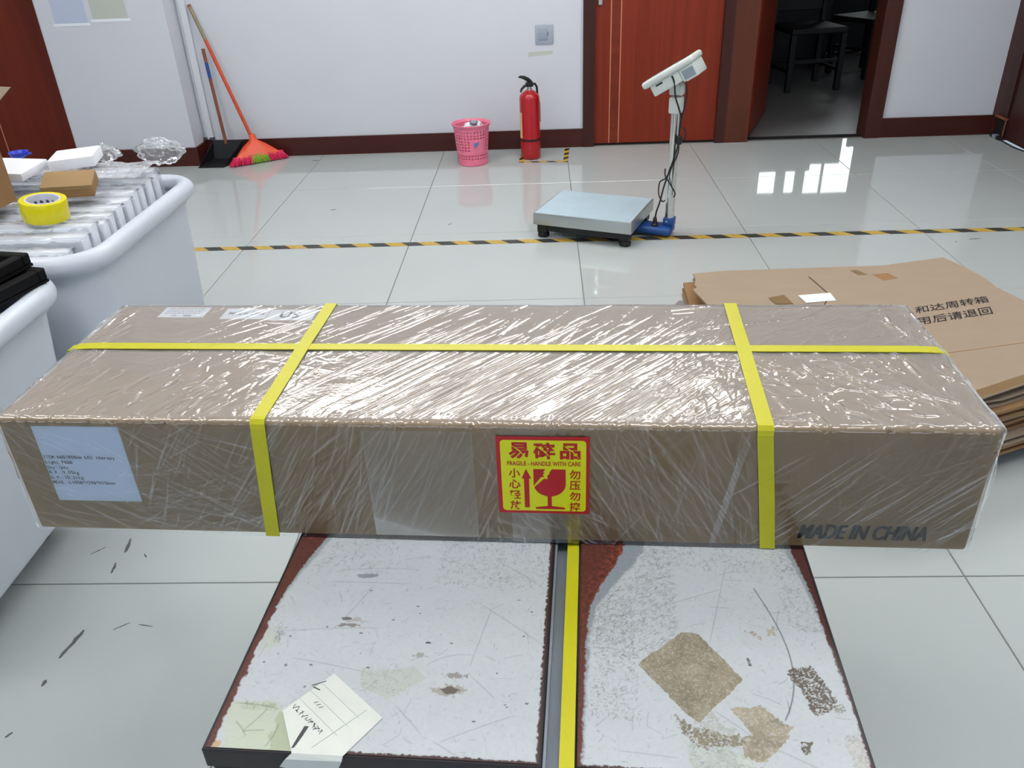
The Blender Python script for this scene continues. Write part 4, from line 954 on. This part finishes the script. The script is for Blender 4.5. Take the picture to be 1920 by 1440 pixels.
hp = lambda t: tuple(h0 + (h1 - h0) * t)
MB().tube([hp(0), hp(0.70)], 0.0098, 12).build('handle', M['brown_pole'], dp, smooth=40)
MB().tube([hp(0.70), hp(0.86)], 0.0102, 12).build('blue_sleeve', M['scale_blue'], dp, smooth=40)
MB().tube([hp(0.86), hp(1.0)], 0.0098, 12).build('handle_end', M['brown_pole'], dp, smooth=40)

# ------------------------------------------------------------------ waste bin
bn = empty('waste_bin', (-0.405, 4.790, 0), 0, 'pink perforated plastic waste bin with a litter bag against the baseboard', 'bin')
def bin_wall():
    nA, nZ = 64, 26; r0, r1, h = 0.083, 0.103, 0.216; vs = []; fs = []
    for k in range(nZ + 1):
        z = 0.004 + h * k / nZ; r = r0 + (r1 - r0) * k / nZ
        for i in range(nA):
            a = 2 * math.pi * i / nA; vs.append((r * math.cos(a), r * math.sin(a), z))
    for k in range(nZ):
        for i in range(nA):
            ang = (360 * (i + 0.5) / nA) % 360
            front_panel = 262 < ang < 322
            hole = (k % 2 == 0) and (i % 2 == 0) and (3 <= k <= 7 or 18 <= k <= 23 or (not front_panel and 8 < k < 18))
            if hole: continue
            j = (i + 1) % nA; fs.append((k * nA + i, k * nA + j, (k + 1) * nA + j, (k + 1) * nA + i))
    return MB().add(vs, fs)
o = bin_wall().build('wall', M['pink'], bn, smooth=60)
md = o.modifiers.new('thickness', 'SOLIDIFY'); md.thickness = 0.002
MB().lathe([(0.0, 0.002), (0.084, 0.002), (0.0855, 0.012), (0.0845, 0.016)], cap0=False, cap1=False, n=48).build('base', M['pink'], bn, smooth=40)
MB().lathe([(0.101, 0.212), (0.1055, 0.216), (0.112, 0.226), (0.1125, 0.230), (0.108, 0.231), (0.102, 0.222), (0.099, 0.216), (0.101, 0.212)], cap0=False, cap1=False, n=48).build('rim', M['pink'], bn, smooth=50)
lg = MB()
for k, (a, z) in enumerate(((283, 0.128), (287, 0.131), (291, 0.127), (294, 0.134), (289, 0.121), (284, 0.116))):
    r = 0.0965; aa = R_(a); lg.bbox((r * math.cos(aa) - 0.006, r * math.sin(aa) - 0.003, z - 0.004), (r * math.cos(aa) + 0.007, r * math.sin(aa) + 0.0005, z + 0.004), 0.001, 1)
lg.build('blue_logo', pmat('logo_blue', (96, 128, 178), 0.5), bn)
def crumple(name, c, r, seed, m, parent=None, sq=(1, 1, 1), amp=0.35, n=22):
    ph = np.linspace(0.02, math.pi - 0.02, n); th = np.linspace(0, 2 * math.pi, 2 * n)
    TT, PP = np.meshgrid(th, ph)
    Ux, Uy, Uz = np.sin(PP) * np.cos(TT), np.sin(PP) * np.sin(TT), np.cos(PP)
    k = 1 + amp * (fbm(Ux + 3, Uy + Uz * 0.7 + 5, 2.4, 3, seed) - 0.5) * 2 + amp * 0.4 * (vnoise(Ux * 1.3 + 9, Uz + Uy, 7, seed + 3) - 0.5)
    P = np.stack([c[0] + r * sq[0] * Ux * k, c[1] + r * sq[1] * Uy * k, c[2] + r * sq[2] * Uz * k], -1)
    return link(name, grid_mesh(name, P[::-1], False), m, parent)
lt = crumple('litter_bag', (-0.395, 4.795, 0.20), 0.050, 5, M['paper'], None, (1.05, 0.8, 0.75), 0.4)
tag(lt, 'crumpled white litter sticking out of the pink bin', 'litter')
lt2 = crumple('litter_scrap', (-0.385, 4.755, 0.238), 0.022, 8, M['lcd'], None, (1.1, 0.6, 0.6), 0.4, 12)
tag(lt2, 'small grey scrap on top of the litter in the pink bin', 'litter')

# ------------------------------------------------------------------ fire extinguisher
fe = empty('fire_extinguisher', (-0.069, 4.868, 0), R_(20), 'red fire extinguisher with black handle standing in the taped square', 'fire extinguisher')
MB().lathe([(0.050, 0), (0.056, 0.003), (0.0585, 0.012), (0.0585, 0.105), (0.0575, 0.110), (0.0575, 0.34), (0.054, 0.355), (0.042, 0.368), (0.026, 0.378), (0.018, 0.383)], n=40).build('cylinder', M['ext'], fe, smooth=50)
MB().lathe([(0.0588, 0.104), (0.0592, 0.106), (0.0592, 0.116), (0.0588, 0.118)], n=40, cap0=False, cap1=False).build('black_band', M['ext_band'], fe, smooth=40)
lb_ = MB(); va = [R_(x) for x in np.linspace(128, 200, 14)]
lb_.add([(0.0582 * math.cos(a), 0.0582 * math.sin(a), z) for z in (0.12, 0.265) for a in va], [(i, i + 1, 14 + i + 1, 14 + i) for i in range(13)]).build('instruction_label', M['ext_label'], fe)
MB().lathe([(0.016, 0.380), (0.017, 0.388), (0.013, 0.392), (0.013, 0.408)], n=20).build('neck', M['chrome'], fe, smooth=40)
hv = MB(); hv.bbox((-0.018, -0.014, 0.400), (0.022, 0.014, 0.426), 0.004)
hv.build('valve', M['black'], fe, smooth=40)
MB().tube([(0.012, 0, 0.424), (-0.008, 0, 0.440), (-0.030, 0, 0.452), (-0.052, 0, 0.458), (-0.062, 0, 0.456)], [0.010, 0.011, 0.010, 0.007, 0.004], 8).build('squeeze_lever', M['black'], fe, smooth=50)
MB().tube([(-0.01, 0, 0.412), (-0.030, 0, 0.404), (-0.046, 0, 0.390), (-0.052, 0, 0.374)], [0.009, 0.008, 0.007, 0.005], 8).build('carry_handle', M['black'], fe, smooth=50)
MB().tube([(0.018, 0, 0.414), (0.036, 0.0, 0.412), (0.046, 0, 0.395), (0.048, 0, 0.36), (0.062, 0.01, 0.30), (0.064, 0.014, 0.20)], 0.0065, 8).build('hose', M['black'], fe, smooth=50)
MB().tube([(0.018, 0.012, 0.425), (0.032, 0.014, 0.430)], 0.003, 6).build('safety_pin', M['chrome'], fe, smooth=50)

# ------------------------------------------------------------------ platform scale
sc_ = empty('platform_scale', (0.227, 3.592, 0), -0.391, 'electronic platform scale with steel pan, blue base and indicator on a pole', 'scale')
pw, pl_ = 0.449 / 2, 0.350 / 2
MB().bbox((-pw, -pl_, 0.062), (pw, pl_, 0.1145), 0.0025).build('pan', M['steel'], sc_, smooth=40)
MB().box((-pw + 0.006, -pl_ + 0.004, 0.1145), (pw - 0.006, pl_ - 0.004, 0.1152)).build('pan_cover', M['scale_pan'], sc_)
for x in (-pw + 0.035, pw - 0.035):
    for y in (-pl_ + 0.035, pl_ - 0.035):
        lg_ = MB().bbox((x - 0.022, y - 0.022, 0.024), (x + 0.022, y + 0.022, 0.066), 0.002).build('leg', M['black'], sc_)
        MB().lathe([(0.020, 0), (0.026, 0.003), (0.026, 0.016), (0.018, 0.024)], (x, y, 0), 20).build('foot', M['black'], lg_, smooth=40)
fr_ = MB()
for y in (-pl_ + 0.035, pl_ - 0.035): fr_.box((-pw + 0.03, y - 0.016, 0.030), (pw - 0.03, y + 0.016, 0.060))
fr_.box((-0.05, -pl_ + 0.03, 0.030), (0.05, pl_ - 0.03, 0.058)); fr_.build('underframe', M['black'], sc_)
MB().bbox((pw - 0.11, -0.015, 0.012), (pw + 0.128, 0.080, 0.046), 0.012, 3).build('pole_foot', M['scale_blue'], sc_, smooth=40)
px_, py_ = 0.332, 0.045
MB().bbox((px_ - 0.024, py_ - 0.024, 0.044), (px_ + 0.024, py_ + 0.024, 0.082), 0.005).build('pole_socket', M['scale_blue'], sc_, smooth=40)
MB().lathe([(0.004, 0), (0.004, 0.003)], n=10).build('socket_bolt', M['chrome'], sc_, (px_ - 0.006, py_ - 0.024, 0.068), (R_(90), 0, 0))
MB().tube([(px_, py_, 0.08), (px_, py_, 0.555)], 0.0195, 24).build('pole', M['chrome'], sc_, smooth=40)
MB().bbox((px_ - 0.026, py_ - 0.026, 0.525), (px_ + 0.026, py_ + 0.026, 0.590), 0.007).build('pole_sleeve', M['abs'], sc_, smooth=40)
MB().bbox((px_ - 0.029, py_ - 0.022, 0.596), (px_ + 0.029, py_ + 0.022, 0.640), 0.009, 3).build('swivel', M['abs'], sc_, smooth=40)
MB().tube([(px_, py_ - 0.034, 0.628), (px_, py_ + 0.034, 0.628)], 0.019, 20).build('pivot', M['abs'], sc_, smooth=40)
# indicator head: slanted wedge case
ih = empty('indicator', (px_ - 0.012, py_, 0.690)); ih.parent = sc_; ih.rotation_euler = (R_(0), R_(-31), R_(0))
MB().bbox((-0.125, -0.085, -0.004), (0.105, 0.085, 0.024), 0.011, 3).build('front_shell', M['abs'], ih, smooth=40)
MB().bbox((-0.100, -0.072, -0.048), (0.030, 0.072, -0.002), 0.006).build('rear_case', M['abs'], ih, smooth=40)
MB().bbox((0.030, -0.072, -0.058), (0.098, 0.072, -0.002), 0.006).build('battery_case', M['abs'], ih, smooth=40)
MB().box((0.040, -0.0727, -0.050), (0.088, -0.0718, -0.014)).build('rating_plate', M['lcd'], ih)
MB().box((-0.075, -0.0727, -0.016), (-0.045, -0.0718, -0.009)).build('switch', M['black'], ih)
MB().box((-0.09, -0.06, 0.0238), (0.02, 0.06, 0.0246)).build('keypad', M['lcd'], ih)
MB().box((0.03, -0.062, 0.0238), (0.085, 0.062, 0.0246)).build('display', M['black'], ih)
def P_(x, y, z): return (px_ + x, py_ + y, z)
cbm = pmat('black_cable', (20, 18, 18), 0.5)
def smooth_path(pts, n=8):
    out = []; P = [Vector(p) for p in pts]; P = [P[0]] + P + [P[-1]]
    for i in range(1, len(P) - 2):
        for k in range(n):
            t = k / n; a, b, c, d = P[i - 1], P[i], P[i + 1], P[i + 2]
            out.append(0.5 * ((2 * b) + (-a + c) * t + (2 * a - 5 * b + 4 * c - d) * t * t + (-a + 3 * b - 3 * c + d) * t ** 3))
    out.append(P[-2]); return out
MB().tube(smooth_path([P_(-0.006, -0.076, 0.682), P_(0.004, -0.070, 0.655), P_(0.008, -0.055, 0.60), P_(0.022, -0.040, 0.55), P_(0.030, -0.026, 0.51), P_(0.026, -0.026, 0.47), P_(0.024, -0.03, 0.40), P_(0.006, -0.028, 0.33), P_(-0.012, -0.028, 0.27),
                     P_(-0.026, -0.028, 0.22), P_(-0.034, -0.028, 0.18), P_(-0.040, -0.03, 0.15), P_(-0.052, -0.028, 0.11), P_(-0.057, -0.028, 0.075)]), 0.0036, 8).build('power_cable', cbm, sc_, smooth=60)
MB().tube(smooth_path([P_(0.050, -0.070, 0.665), P_(0.056, -0.066, 0.62), P_(0.050, -0.050, 0.58), P_(0.034, -0.03, 0.52), P_(0.028, -0.028, 0.48), P_(0.052, -0.03, 0.465), P_(0.050, -0.03, 0.425), P_(0.028, -0.028, 0.43), P_(0.026, -0.026, 0.37), P_(0.0, -0.028, 0.30), P_(-0.020, -0.03, 0.26),
                     P_(-0.044, -0.03, 0.24), P_(-0.046, -0.03, 0.19), P_(-0.030, -0.028, 0.158), P_(-0.018, -0.024, 0.162)]), 0.0030, 8).build('sensor_cable', cbm, sc_, smooth=60)
MB().tube(smooth_path([P_(-0.024, -0.026, 0.30), P_(-0.022, -0.028, 0.27), P_(0.002, -0.03, 0.235), P_(0.024, -0.028, 0.20), P_(0.020, -0.028, 0.18)]), 0.0030, 8).build('cable_tail', cbm, sc_, smooth=60)
MB().bbox(P_(0.016, -0.036, 0.405), P_(0.038, -0.018, 0.440), 0.004).build('cable_tie', cbm, sc_)
MB().lathe([(0.004, 0.0), (0.008, -0.006), (0.011, -0.03), (0.016, -0.034), (0.016, -0.040)], P_(-0.057, -0.028, 0.086), 14).build('plug', cbm, sc_, smooth=40)

# ------------------------------------------------------------------ pile of flattened cartons on a dark pallet
SA = R_(15.5)
pa = empty('dark_pallet', (0.98, 2.16, 0), SA, 'low dark pallet under the pile of flattened cartons', 'pallet')
for y in (-0.36, -0.18, 0.0, 0.18, 0.36): MB().bbox((-0.46, y - 0.06, 0.036), (0.50, y + 0.06, 0.05), 0.002).build('deck_board', M['pallet'], pa)
for x in (-0.42, 0.0, 0.44): MB().bbox((x - 0.04, -0.42, 0.0), (x + 0.04, 0.42, 0.036), 0.002).build('runner', M['pallet'], pa)
gb = MB().prism([(0.43, 2.64), (0.48, 2.73), (0.60, 2.74), (0.70, 2.70), (0.70, 2.66)], 0.0, 0.035).build('grey_board_scrap', M['greyboard'])
tag(gb, 'grey board corner on the floor left of the carton pile', 'board')
ordw = ['bottom', 'second', 'third', 'fourth', 'fifth', 'sixth', 'seventh']
def flat_carton(z, th, poly, m, label, name='flattened_carton', gap=0.011, mark=True):
    """a carton pressed flat: two corrugated panels with a dark slit between them"""
    t = empty(name, (0, 0, z), 0, label, 'carton', 'pile of flattened cartons')
    h = (th - gap) / 2
    MB().prism(poly, 0, h).build('lower_panel', m, t)
    inn = [(p[0] * 0.94 + 0.98 * 0.06, p[1] * 0.94 + 2.14 * 0.06) for p in poly]
    MB().prism(inn, h, h + gap).build('inner_flap', M['kraft_dark'], t)
    MB().prism(poly, h + gap, th).build('upper_panel', m, t)
    return t
base = [(0.485, 2.30), (0.490, 2.545), (0.60, 2.56), (1.33, 2.56), (1.52, 1.90), (1.08, 1.71), (0.62, 1.62)]
rj = random.Random(4); zc = 0.051; ths = [0.024, 0.026, 0.030, 0.026, 0.028, 0.022]
for k, th in enumerate(ths):
    dx, dy = rj.uniform(-0.035, 0.035) - 0.02, rj.uniform(-0.03, 0.03); da = rj.uniform(-0.04, 0.04)
    pol = [(0.98 + (x - 0.98) * math.cos(da) - (y - 2.14) * math.sin(da) + dx, 2.14 + (x - 0.98) * math.sin(da) + (y - 2.14) * math.cos(da) + dy) for x, y in base]
    flat_carton(zc, th, pol, [M['kraft_dark'], M['kraft2']][k % 2], '%s flattened carton from the floor in the brown pile' % ('lowest' if k == 0 else ordw[k]))
    zc += th + 0.0012
ZS = 0.238
tc_ = empty('flattened_carton', (0, 0, ZS), 0, 'topmost flattened carton of the pile, printed with black characters', 'carton', 'pile of flattened cartons')
main = [(0.836, 2.452), (0.855, 2.462), (0.93, 2.468), (1.02, 2.492), (1.12, 2.53), (1.305, 2.578), (1.335, 2.50), (1.350, 2.44), (1.358, 2.40), (1.361, 2.33), (1.40, 2.20), (1.42, 1.88), (1.149, 1.755), (1.02, 1.692), (0.80, 1.60), (0.62, 1.60), (0.55, 1.9), (0.70, 2.02), (0.86, 2.30)]
main = main[::-1]
MB().prism(main, -0.005, 0.0).build('top_panel', M['kraft2'], tc_)
flp = [(0.459, 2.372), (0.474, 2.388), (0.468, 2.402), (0.484, 2.470), (0.60, 2.4665), (0.831, 2.456), (0.855, 2.30), (0.696, 2.02), (0.55, 1.905), (0.487, 2.240)][::-1]
MB().prism(flp, -0.007, -0.0015).build('side_flap', M['kraft2'], tc_)
MB().prism([(0.49, 2.22), (0.47, 2.36), (1.33, 2.50), (1.40, 1.90), (1.10, 1.755), (0.66, 1.64)][::-1], -0.012, -0.0071).build('under_panel', M['kraft_dark'], tc_)
MB().prism([(1.008, 1.9165), (1.259, 1.972), (1.41, 2.005), (1.4105, 2.0025), (1.2595, 1.9685), (1.0085, 1.913)][::-1], 0.0, 0.0003).build('crease', M['kraft_dark'], tc_)
MB().prism([(1.02, 1.694), (1.149, 1.757), (1.42, 1.882), (1.415, 1.910), (1.14, 1.785), (1.01, 1.722)][::-1], 0.0, 0.0004).build('tape_edge', M['kraft_tape'], tc_)
for q, m in (([(0.671, 2.292), (0.722, 2.312), (0.734, 2.247), (0.682, 2.246)], M['kraft_tape']), ([(1.034, 2.452), (1.085, 2.458), (1.10, 2.415), (1.05, 2.40)], M['kraft_dark']), ([(0.975, 2.485), (1.00, 2.49), (1.02, 2.45), (0.99, 2.445)], M['kraft_tape'])):
    MB().prism(q[::-1], 0.0, 0.0004).build('tape_patch', m, tc_)
MB().prism([(0.762, 2.304), (0.862, 2.318), (0.863, 2.263), (0.772, 2.249)][::-1], 0.0, 0.0006).build('white_label', M['paper'], tc_)
tx = MB(); text_fit(tx, '和达周转箱', 0, 0.085, 0.268, 0.137, 0.0008, 0.006); text_fit(tx, '用后请退回', -0.004, 0.0, 0.262, 0.055, 0.0008, 0.006)
tx.v = [(1.035 + x * 0.880 + y * 0.235, 2.086 + x * 0.235 + y * 0.855 + x * y * 0.15, z) for x, y, z in tx.v]
tx.build('lettering', M['ink'], tc_)

# ------------------------------------------------------------------ white tubs
def tub(name, x0, y0, x1, y1, label, zr=0.600, ins=0.078):
    """outer rim rectangle x0..x1, y0..y1"""
    t = empty(name, ((x0 + x1) / 2, (y0 + y1) / 2, 0), 0, label, 'tub', 'white plastic tubs')
    hx, hy = (x1 - x0) / 2, (y1 - y0) / 2; r = 0.025
    ri = [(-hx + r, -hy + r), (hx - r, hy - r)]
    MB().tube([p for p in rrect(-hx + r, -hy + r, hx - r, hy - r, 0.095, zr, 8)], r, 16, closed=True).build('rim', M['tub'], t, smooth=60)
    def ring(ins, z, rad): return rrect(-hx + ins, -hy + ins, hx - ins, hy - ins, rad, z, 8)
    rings = [ring(ins, 0.10, 0.07), ring(ins - 0.006, 0.112, 0.08), ring(0.034, 0.563, 0.085), ring(0.026, 0.566, 0.09), ring(0.024, 0.59, 0.09), ring(0.040, 0.59, 0.075), ring(0.046, 0.55, 0.075), ring(ins + 0.006, 0.13, 0.05)]
    MB().loft(rings).build('body', M['tub'], t, smooth=40)
    for sx in (-1, 1):
        for sy in (-1, 1):
            c = MB().bbox((sx * (hx - 0.18) - 0.03, sy * (hy - 0.18) - 0.03, 0.08), (sx * (hx - 0.18) + 0.03, sy * (hy - 0.18) + 0.03, 0.10), 0.003).build('caster', M['black'], t)
            MB().lathe([(0.034, -0.014), (0.040, -0.010), (0.040, 0.010), (0.034, 0.014)], n=20).build('wheel', M['black'], c, (sx * (hx - 0.18), sy * (hy - 0.18), 0.04), (0, R_(90), 0), smooth=40)
    return t
tub('plastic_tub', -2.05, 1.735, -1.030, 2.462, 'white plastic tub full of wrapped packages behind the long carton', ins=0.058)
tub('plastic_tub', -2.07, 0.95, -1.050, 1.690, 'nearer white plastic tub at the left edge with black trays on top')
ow = ['frontmost', 'second', 'third', 'fourth', 'fifth', 'sixth', 'seventh', 'eighth', 'ninth', 'tenth', 'eleventh', 'rearmost']
rp = random.Random(9)
def package(cx, cy, z0, ln, th, h, rz, label, group):
    t = empty('wrapped_package', (cx, cy, z0), rz, label, 'package', group)
    MB().bbox((-ln / 2, -th / 2, 0), (ln / 2, th / 2, h), 0.008, 2).build('foam_box', M['pack'], t, smooth=40)
    nx, nz = 46, 5
    # loose clear wrap over the upper part: front, top and back in one sheet, plus a folded end
    prof = [(-th / 2 - 0.002, h - 0.16), (-th / 2 - 0.002, h - 0.08), (-th / 2 - 0.002, h - 0.012), (-th / 2 + 0.006, h + 0.003), (0, h + 0.005), (th / 2 - 0.006, h + 0.003), (th / 2 + 0.002, h - 0.012), (th / 2 + 0.002, h - 0.1)]
    P = np.zeros((len(prof), nx, 3)); xx = np.linspace(-ln / 2 - 0.004, ln / 2 + 0.006, nx)
    for i, (y, z) in enumerate(prof):
        P[i, :, 0] = xx; P[i, :, 1] = y + np.array([rp.gauss(0, 0.0003) for _ in xx]); P[i, :, 2] = z + np.array([rp.gauss(0, 0.0018) for _ in xx]) * (z > h - 0.05)
    link('clear_wrap', grid_mesh('clear_wrap', P, True), M['packwrap'], t)
    return t
for k in range(12):
    cy = 1.826 + k * 0.0492
    xr = -1.104 + rp.uniform(-0.014, 0.0) - (0.022 if k in (0, 11) else 0)
    ln = 0.80 + rp.uniform(-0.02, 0.02); h = 0.500 + rp.uniform(-0.006, 0.010) + 0.0030 * k
    if k == 0: h -= 0.012
    package(xr - ln / 2, cy, 0.1315, ln, 0.0425, h, R_(rp.uniform(-0.12, 0.12)), '%s white film-wrapped package%s standing in the rear tub' % (ow[k], '' if k in (0, 11) else ' from the front'), 'packages in the rear tub')
for k in range(7):
    cy = 1.572 - k * 0.044
    package(-1.150 - 0.37 - (0.03 if k == 0 else 0) + rp.uniform(-0.012, 0.0), cy, 0.1315, 0.74 if k else 0.68, 0.036, 0.455 + rp.uniform(-0.008, 0.008), R_(rp.uniform(-0.12, 0.12)), '%s white wrapped package%s in the near tub at the left edge' % (('rearmost', 'second', 'third', 'fourth', 'fifth', 'sixth', 'foremost')[k], '' if k in (0, 6) else ' from the back'), 'packages in the near tub')
# loose film lying over the packages
yy = np.linspace(2.166, 2.335, 46); xx = np.linspace(-1.90, -1.10, 110); XG, YG = np.meshgrid(xx, yy)
zz = 0.690 + 0.016 * (fbm(XG + 4, YG, 16, 3, 200) - 0.3) + 0.009 * (fbm(XG + 4, YG, 55, 3, 210) - 0.4)
cl = link('plastic_sheet', grid_mesh('plastic_sheet', np.stack([XG, YG, zz], -1), True), M['bagfilm']); tag(cl, 'crumpled clear plastic sheet over the packages in the rear tub', 'plastic sheet')
b1 = crumple('plastic_bag', (-1.122, 2.388, 0.711), 0.056, 31, M['clearbag'], None, (1.15, 0.45, 0.60), 0.5, 26); tag(b1, 'clear plastic bag sticking up at the back of the rear tub', 'plastic bag')
b2 = crumple('plastic_bag', (-1.275, 2.385, 0.706), 0.036, 37, M['clearbag'], None, (1.1, 0.55, 0.7), 0.5, 22); tag(b2, 'small clear plastic bag behind the brown folded boxes', 'plastic bag')
wi = MB().bbox((-0.06, -0.05, 0), (0.06, 0.05, 0.030), 0.004).build('white_carton', M['white_item'], None, (-1.290, 2.248, 0.714), (R_(3), R_(-3), R_(12)), smooth=40); tag(wi, 'small white box at the back of the rear tub behind the brown boxes', 'box')
wj = MB().bbox((-0.09, -0.06, 0), (0.09, 0.06, 0.022), 0.004).build('white_carton', M['white_item'], None, (-1.456, 2.180, 0.712), (R_(4), R_(2), R_(-5)), smooth=40); tag(wj, 'flat white box at the far left of the rear tub', 'box')
bc = empty('blue_cap', (-1.500, 2.330, 0.716), 0, 'blue plastic cap at the far left edge of the rear tub', 'cap')
MB().lathe([(0.012, 0.0), (0.022, 0.004), (0.027, 0.016), (0.024, 0.016), (0.018, 0.006), (0.0, 0.004)], n=24, cap1=False).build('bowl', M['blue'], bc, smooth=40)
MB().bbox((0.02, -0.006, 0.008), (0.036, 0.006, 0.013), 0.002).build('lug', M['blue'], bc)
# folded small cartons
fb = empty('folded_cartons', (-1.243, 2.100, 0.684), R_(17), 'small stack of folded brown cartons beside the yellow tape roll', 'cartons')
fb.rotation_euler = (R_(12), R_(3), R_(17))
for k in range(6): MB().bbox((-0.062 + rp.uniform(-0.001, 0.001), -0.044 + rp.uniform(-0.001, 0.001), k * 0.0056), (0.062 + rp.uniform(-0.001, 0.001), 0.044, k * 0.0056 + 0.0050), 0.0008, 1).build('folded_carton', M['kraft'] if k > 3 else M['kraft_dark'], fb)
# yellow tape roll
tr_ = empty('tape_roll', (-1.236, 1.946, 0.660), 0, 'roll of yellow packing tape lying on the white packages', 'tape roll'); tr_.rotation_euler = (R_(5), R_(4), R_(40))
MB().lathe([(0.0400, 0.0), (0.0530, 0.0), (0.0535, 0.001), (0.0535, 0.047), (0.0530, 0.048), (0.0400, 0.048), (0.0400, 0.0)], n=48, cap0=False, cap1=False).build('tape', M['tape_y'], tr_, smooth=40)
MB().lathe([(0.0365, -0.0005), (0.0398, -0.0005), (0.0398, 0.0485), (0.0365, 0.0485), (0.0365, -0.0005)], n=48, cap0=False, cap1=False).build('core', M['tape_core'], tr_, smooth=40)
cp = MB()
for a in range(20, 200, 22):
    r = 0.0360; A = R_(a); v = Vector((r * math.cos(A), r * math.sin(A), 0)); tdir = Vector((-math.sin(A), math.cos(A), 0))
    for z, hh in ((0.026, 0.008), (0.012, 0.006)):
        p = [v - tdir * 0.004 + Vector((0, 0, z)), v + tdir * 0.004 + Vector((0, 0, z)), v + tdir * 0.003 + Vector((0, 0, z + hh)), v - tdir * 0.002 + Vector((0, 0, z + hh * 0.7))]
        cp.add([tuple(q) for q in p], [(0, 1, 2, 3)])
cp.build('printed_marks', M['ink_grey'], tr_)
# brown carton at the left edge, one flap standing up
ct = empty('open_carton', (-1.372, 2.060, 0.672), R_(85.5), 'open brown carton at the left edge on top of the packages', 'carton')
cl_, cwd, chh = 0.20, 0.30, 0.20
for a, b in (((-cl_, 0, 0), (0, 0.004, chh)), ((-cl_, cwd - 0.004, 0), (0, cwd, chh)), ((-cl_, 0.004, 0), (-cl_ + 0.004, cwd - 0.004, chh)), ((-0.004, 0.004, 0), (0, cwd - 0.004, chh)), ((-cl_ + 0.004, 0.004, 0), (-0.004, cwd - 0.004, 0.004))):
    MB().box(a, b).build('side_panel', M['kraft_dark'], ct)
MB().add([(-0.004, 0.02, chh), (-0.004, cwd - 0.01, chh), (0.030, 0.10, chh + 0.085), (0.030, -0.062, chh + 0.075), (0, 0.02, chh), (0, cwd - 0.01, chh), (0.034, 0.10, chh + 0.085), (0.034, -0.062, chh + 0.075)],
         [(0, 1, 2, 3), (7, 6, 5, 4), (0, 4, 5, 1), (1, 5, 6, 2), (2, 6, 7, 3), (3, 7, 4, 0)]).build('flap', M['kraft2'], ct)
# black foam trays on the near tub
def tray(loc, rz, lx, ly, h, label):
    t = empty('black_tray', loc, rz, label, 'tray', 'black trays')
    wl = 0.022
    MB().box((-lx, -ly, 0), (0, 0, 0.006)).build('bottom', M['blackfoam'], t)
    for a, b in (((-lx, -wl, 0.006), (0, 0, h)), ((-lx, -ly, 0.006), (0, -ly + wl, h)), ((-wl, -ly + wl, 0.006), (0, -wl, h)), ((-lx, -ly + wl, 0.006), (-lx + wl, -wl, h))):
        MB().bbox(a, b, 0.003, 1).build('side_wall', M['blackfoam'], t)
    return t
tray((-1.068, 1.618, 0.625), R_(-14), 0.50, 0.30, 0.032, 'lower black foam tray on the near tub')
tray((-1.098, 1.628, 0.658), R_(-11), 0.48, 0.28, 0.030, 'upper black foam tray on the near tub')
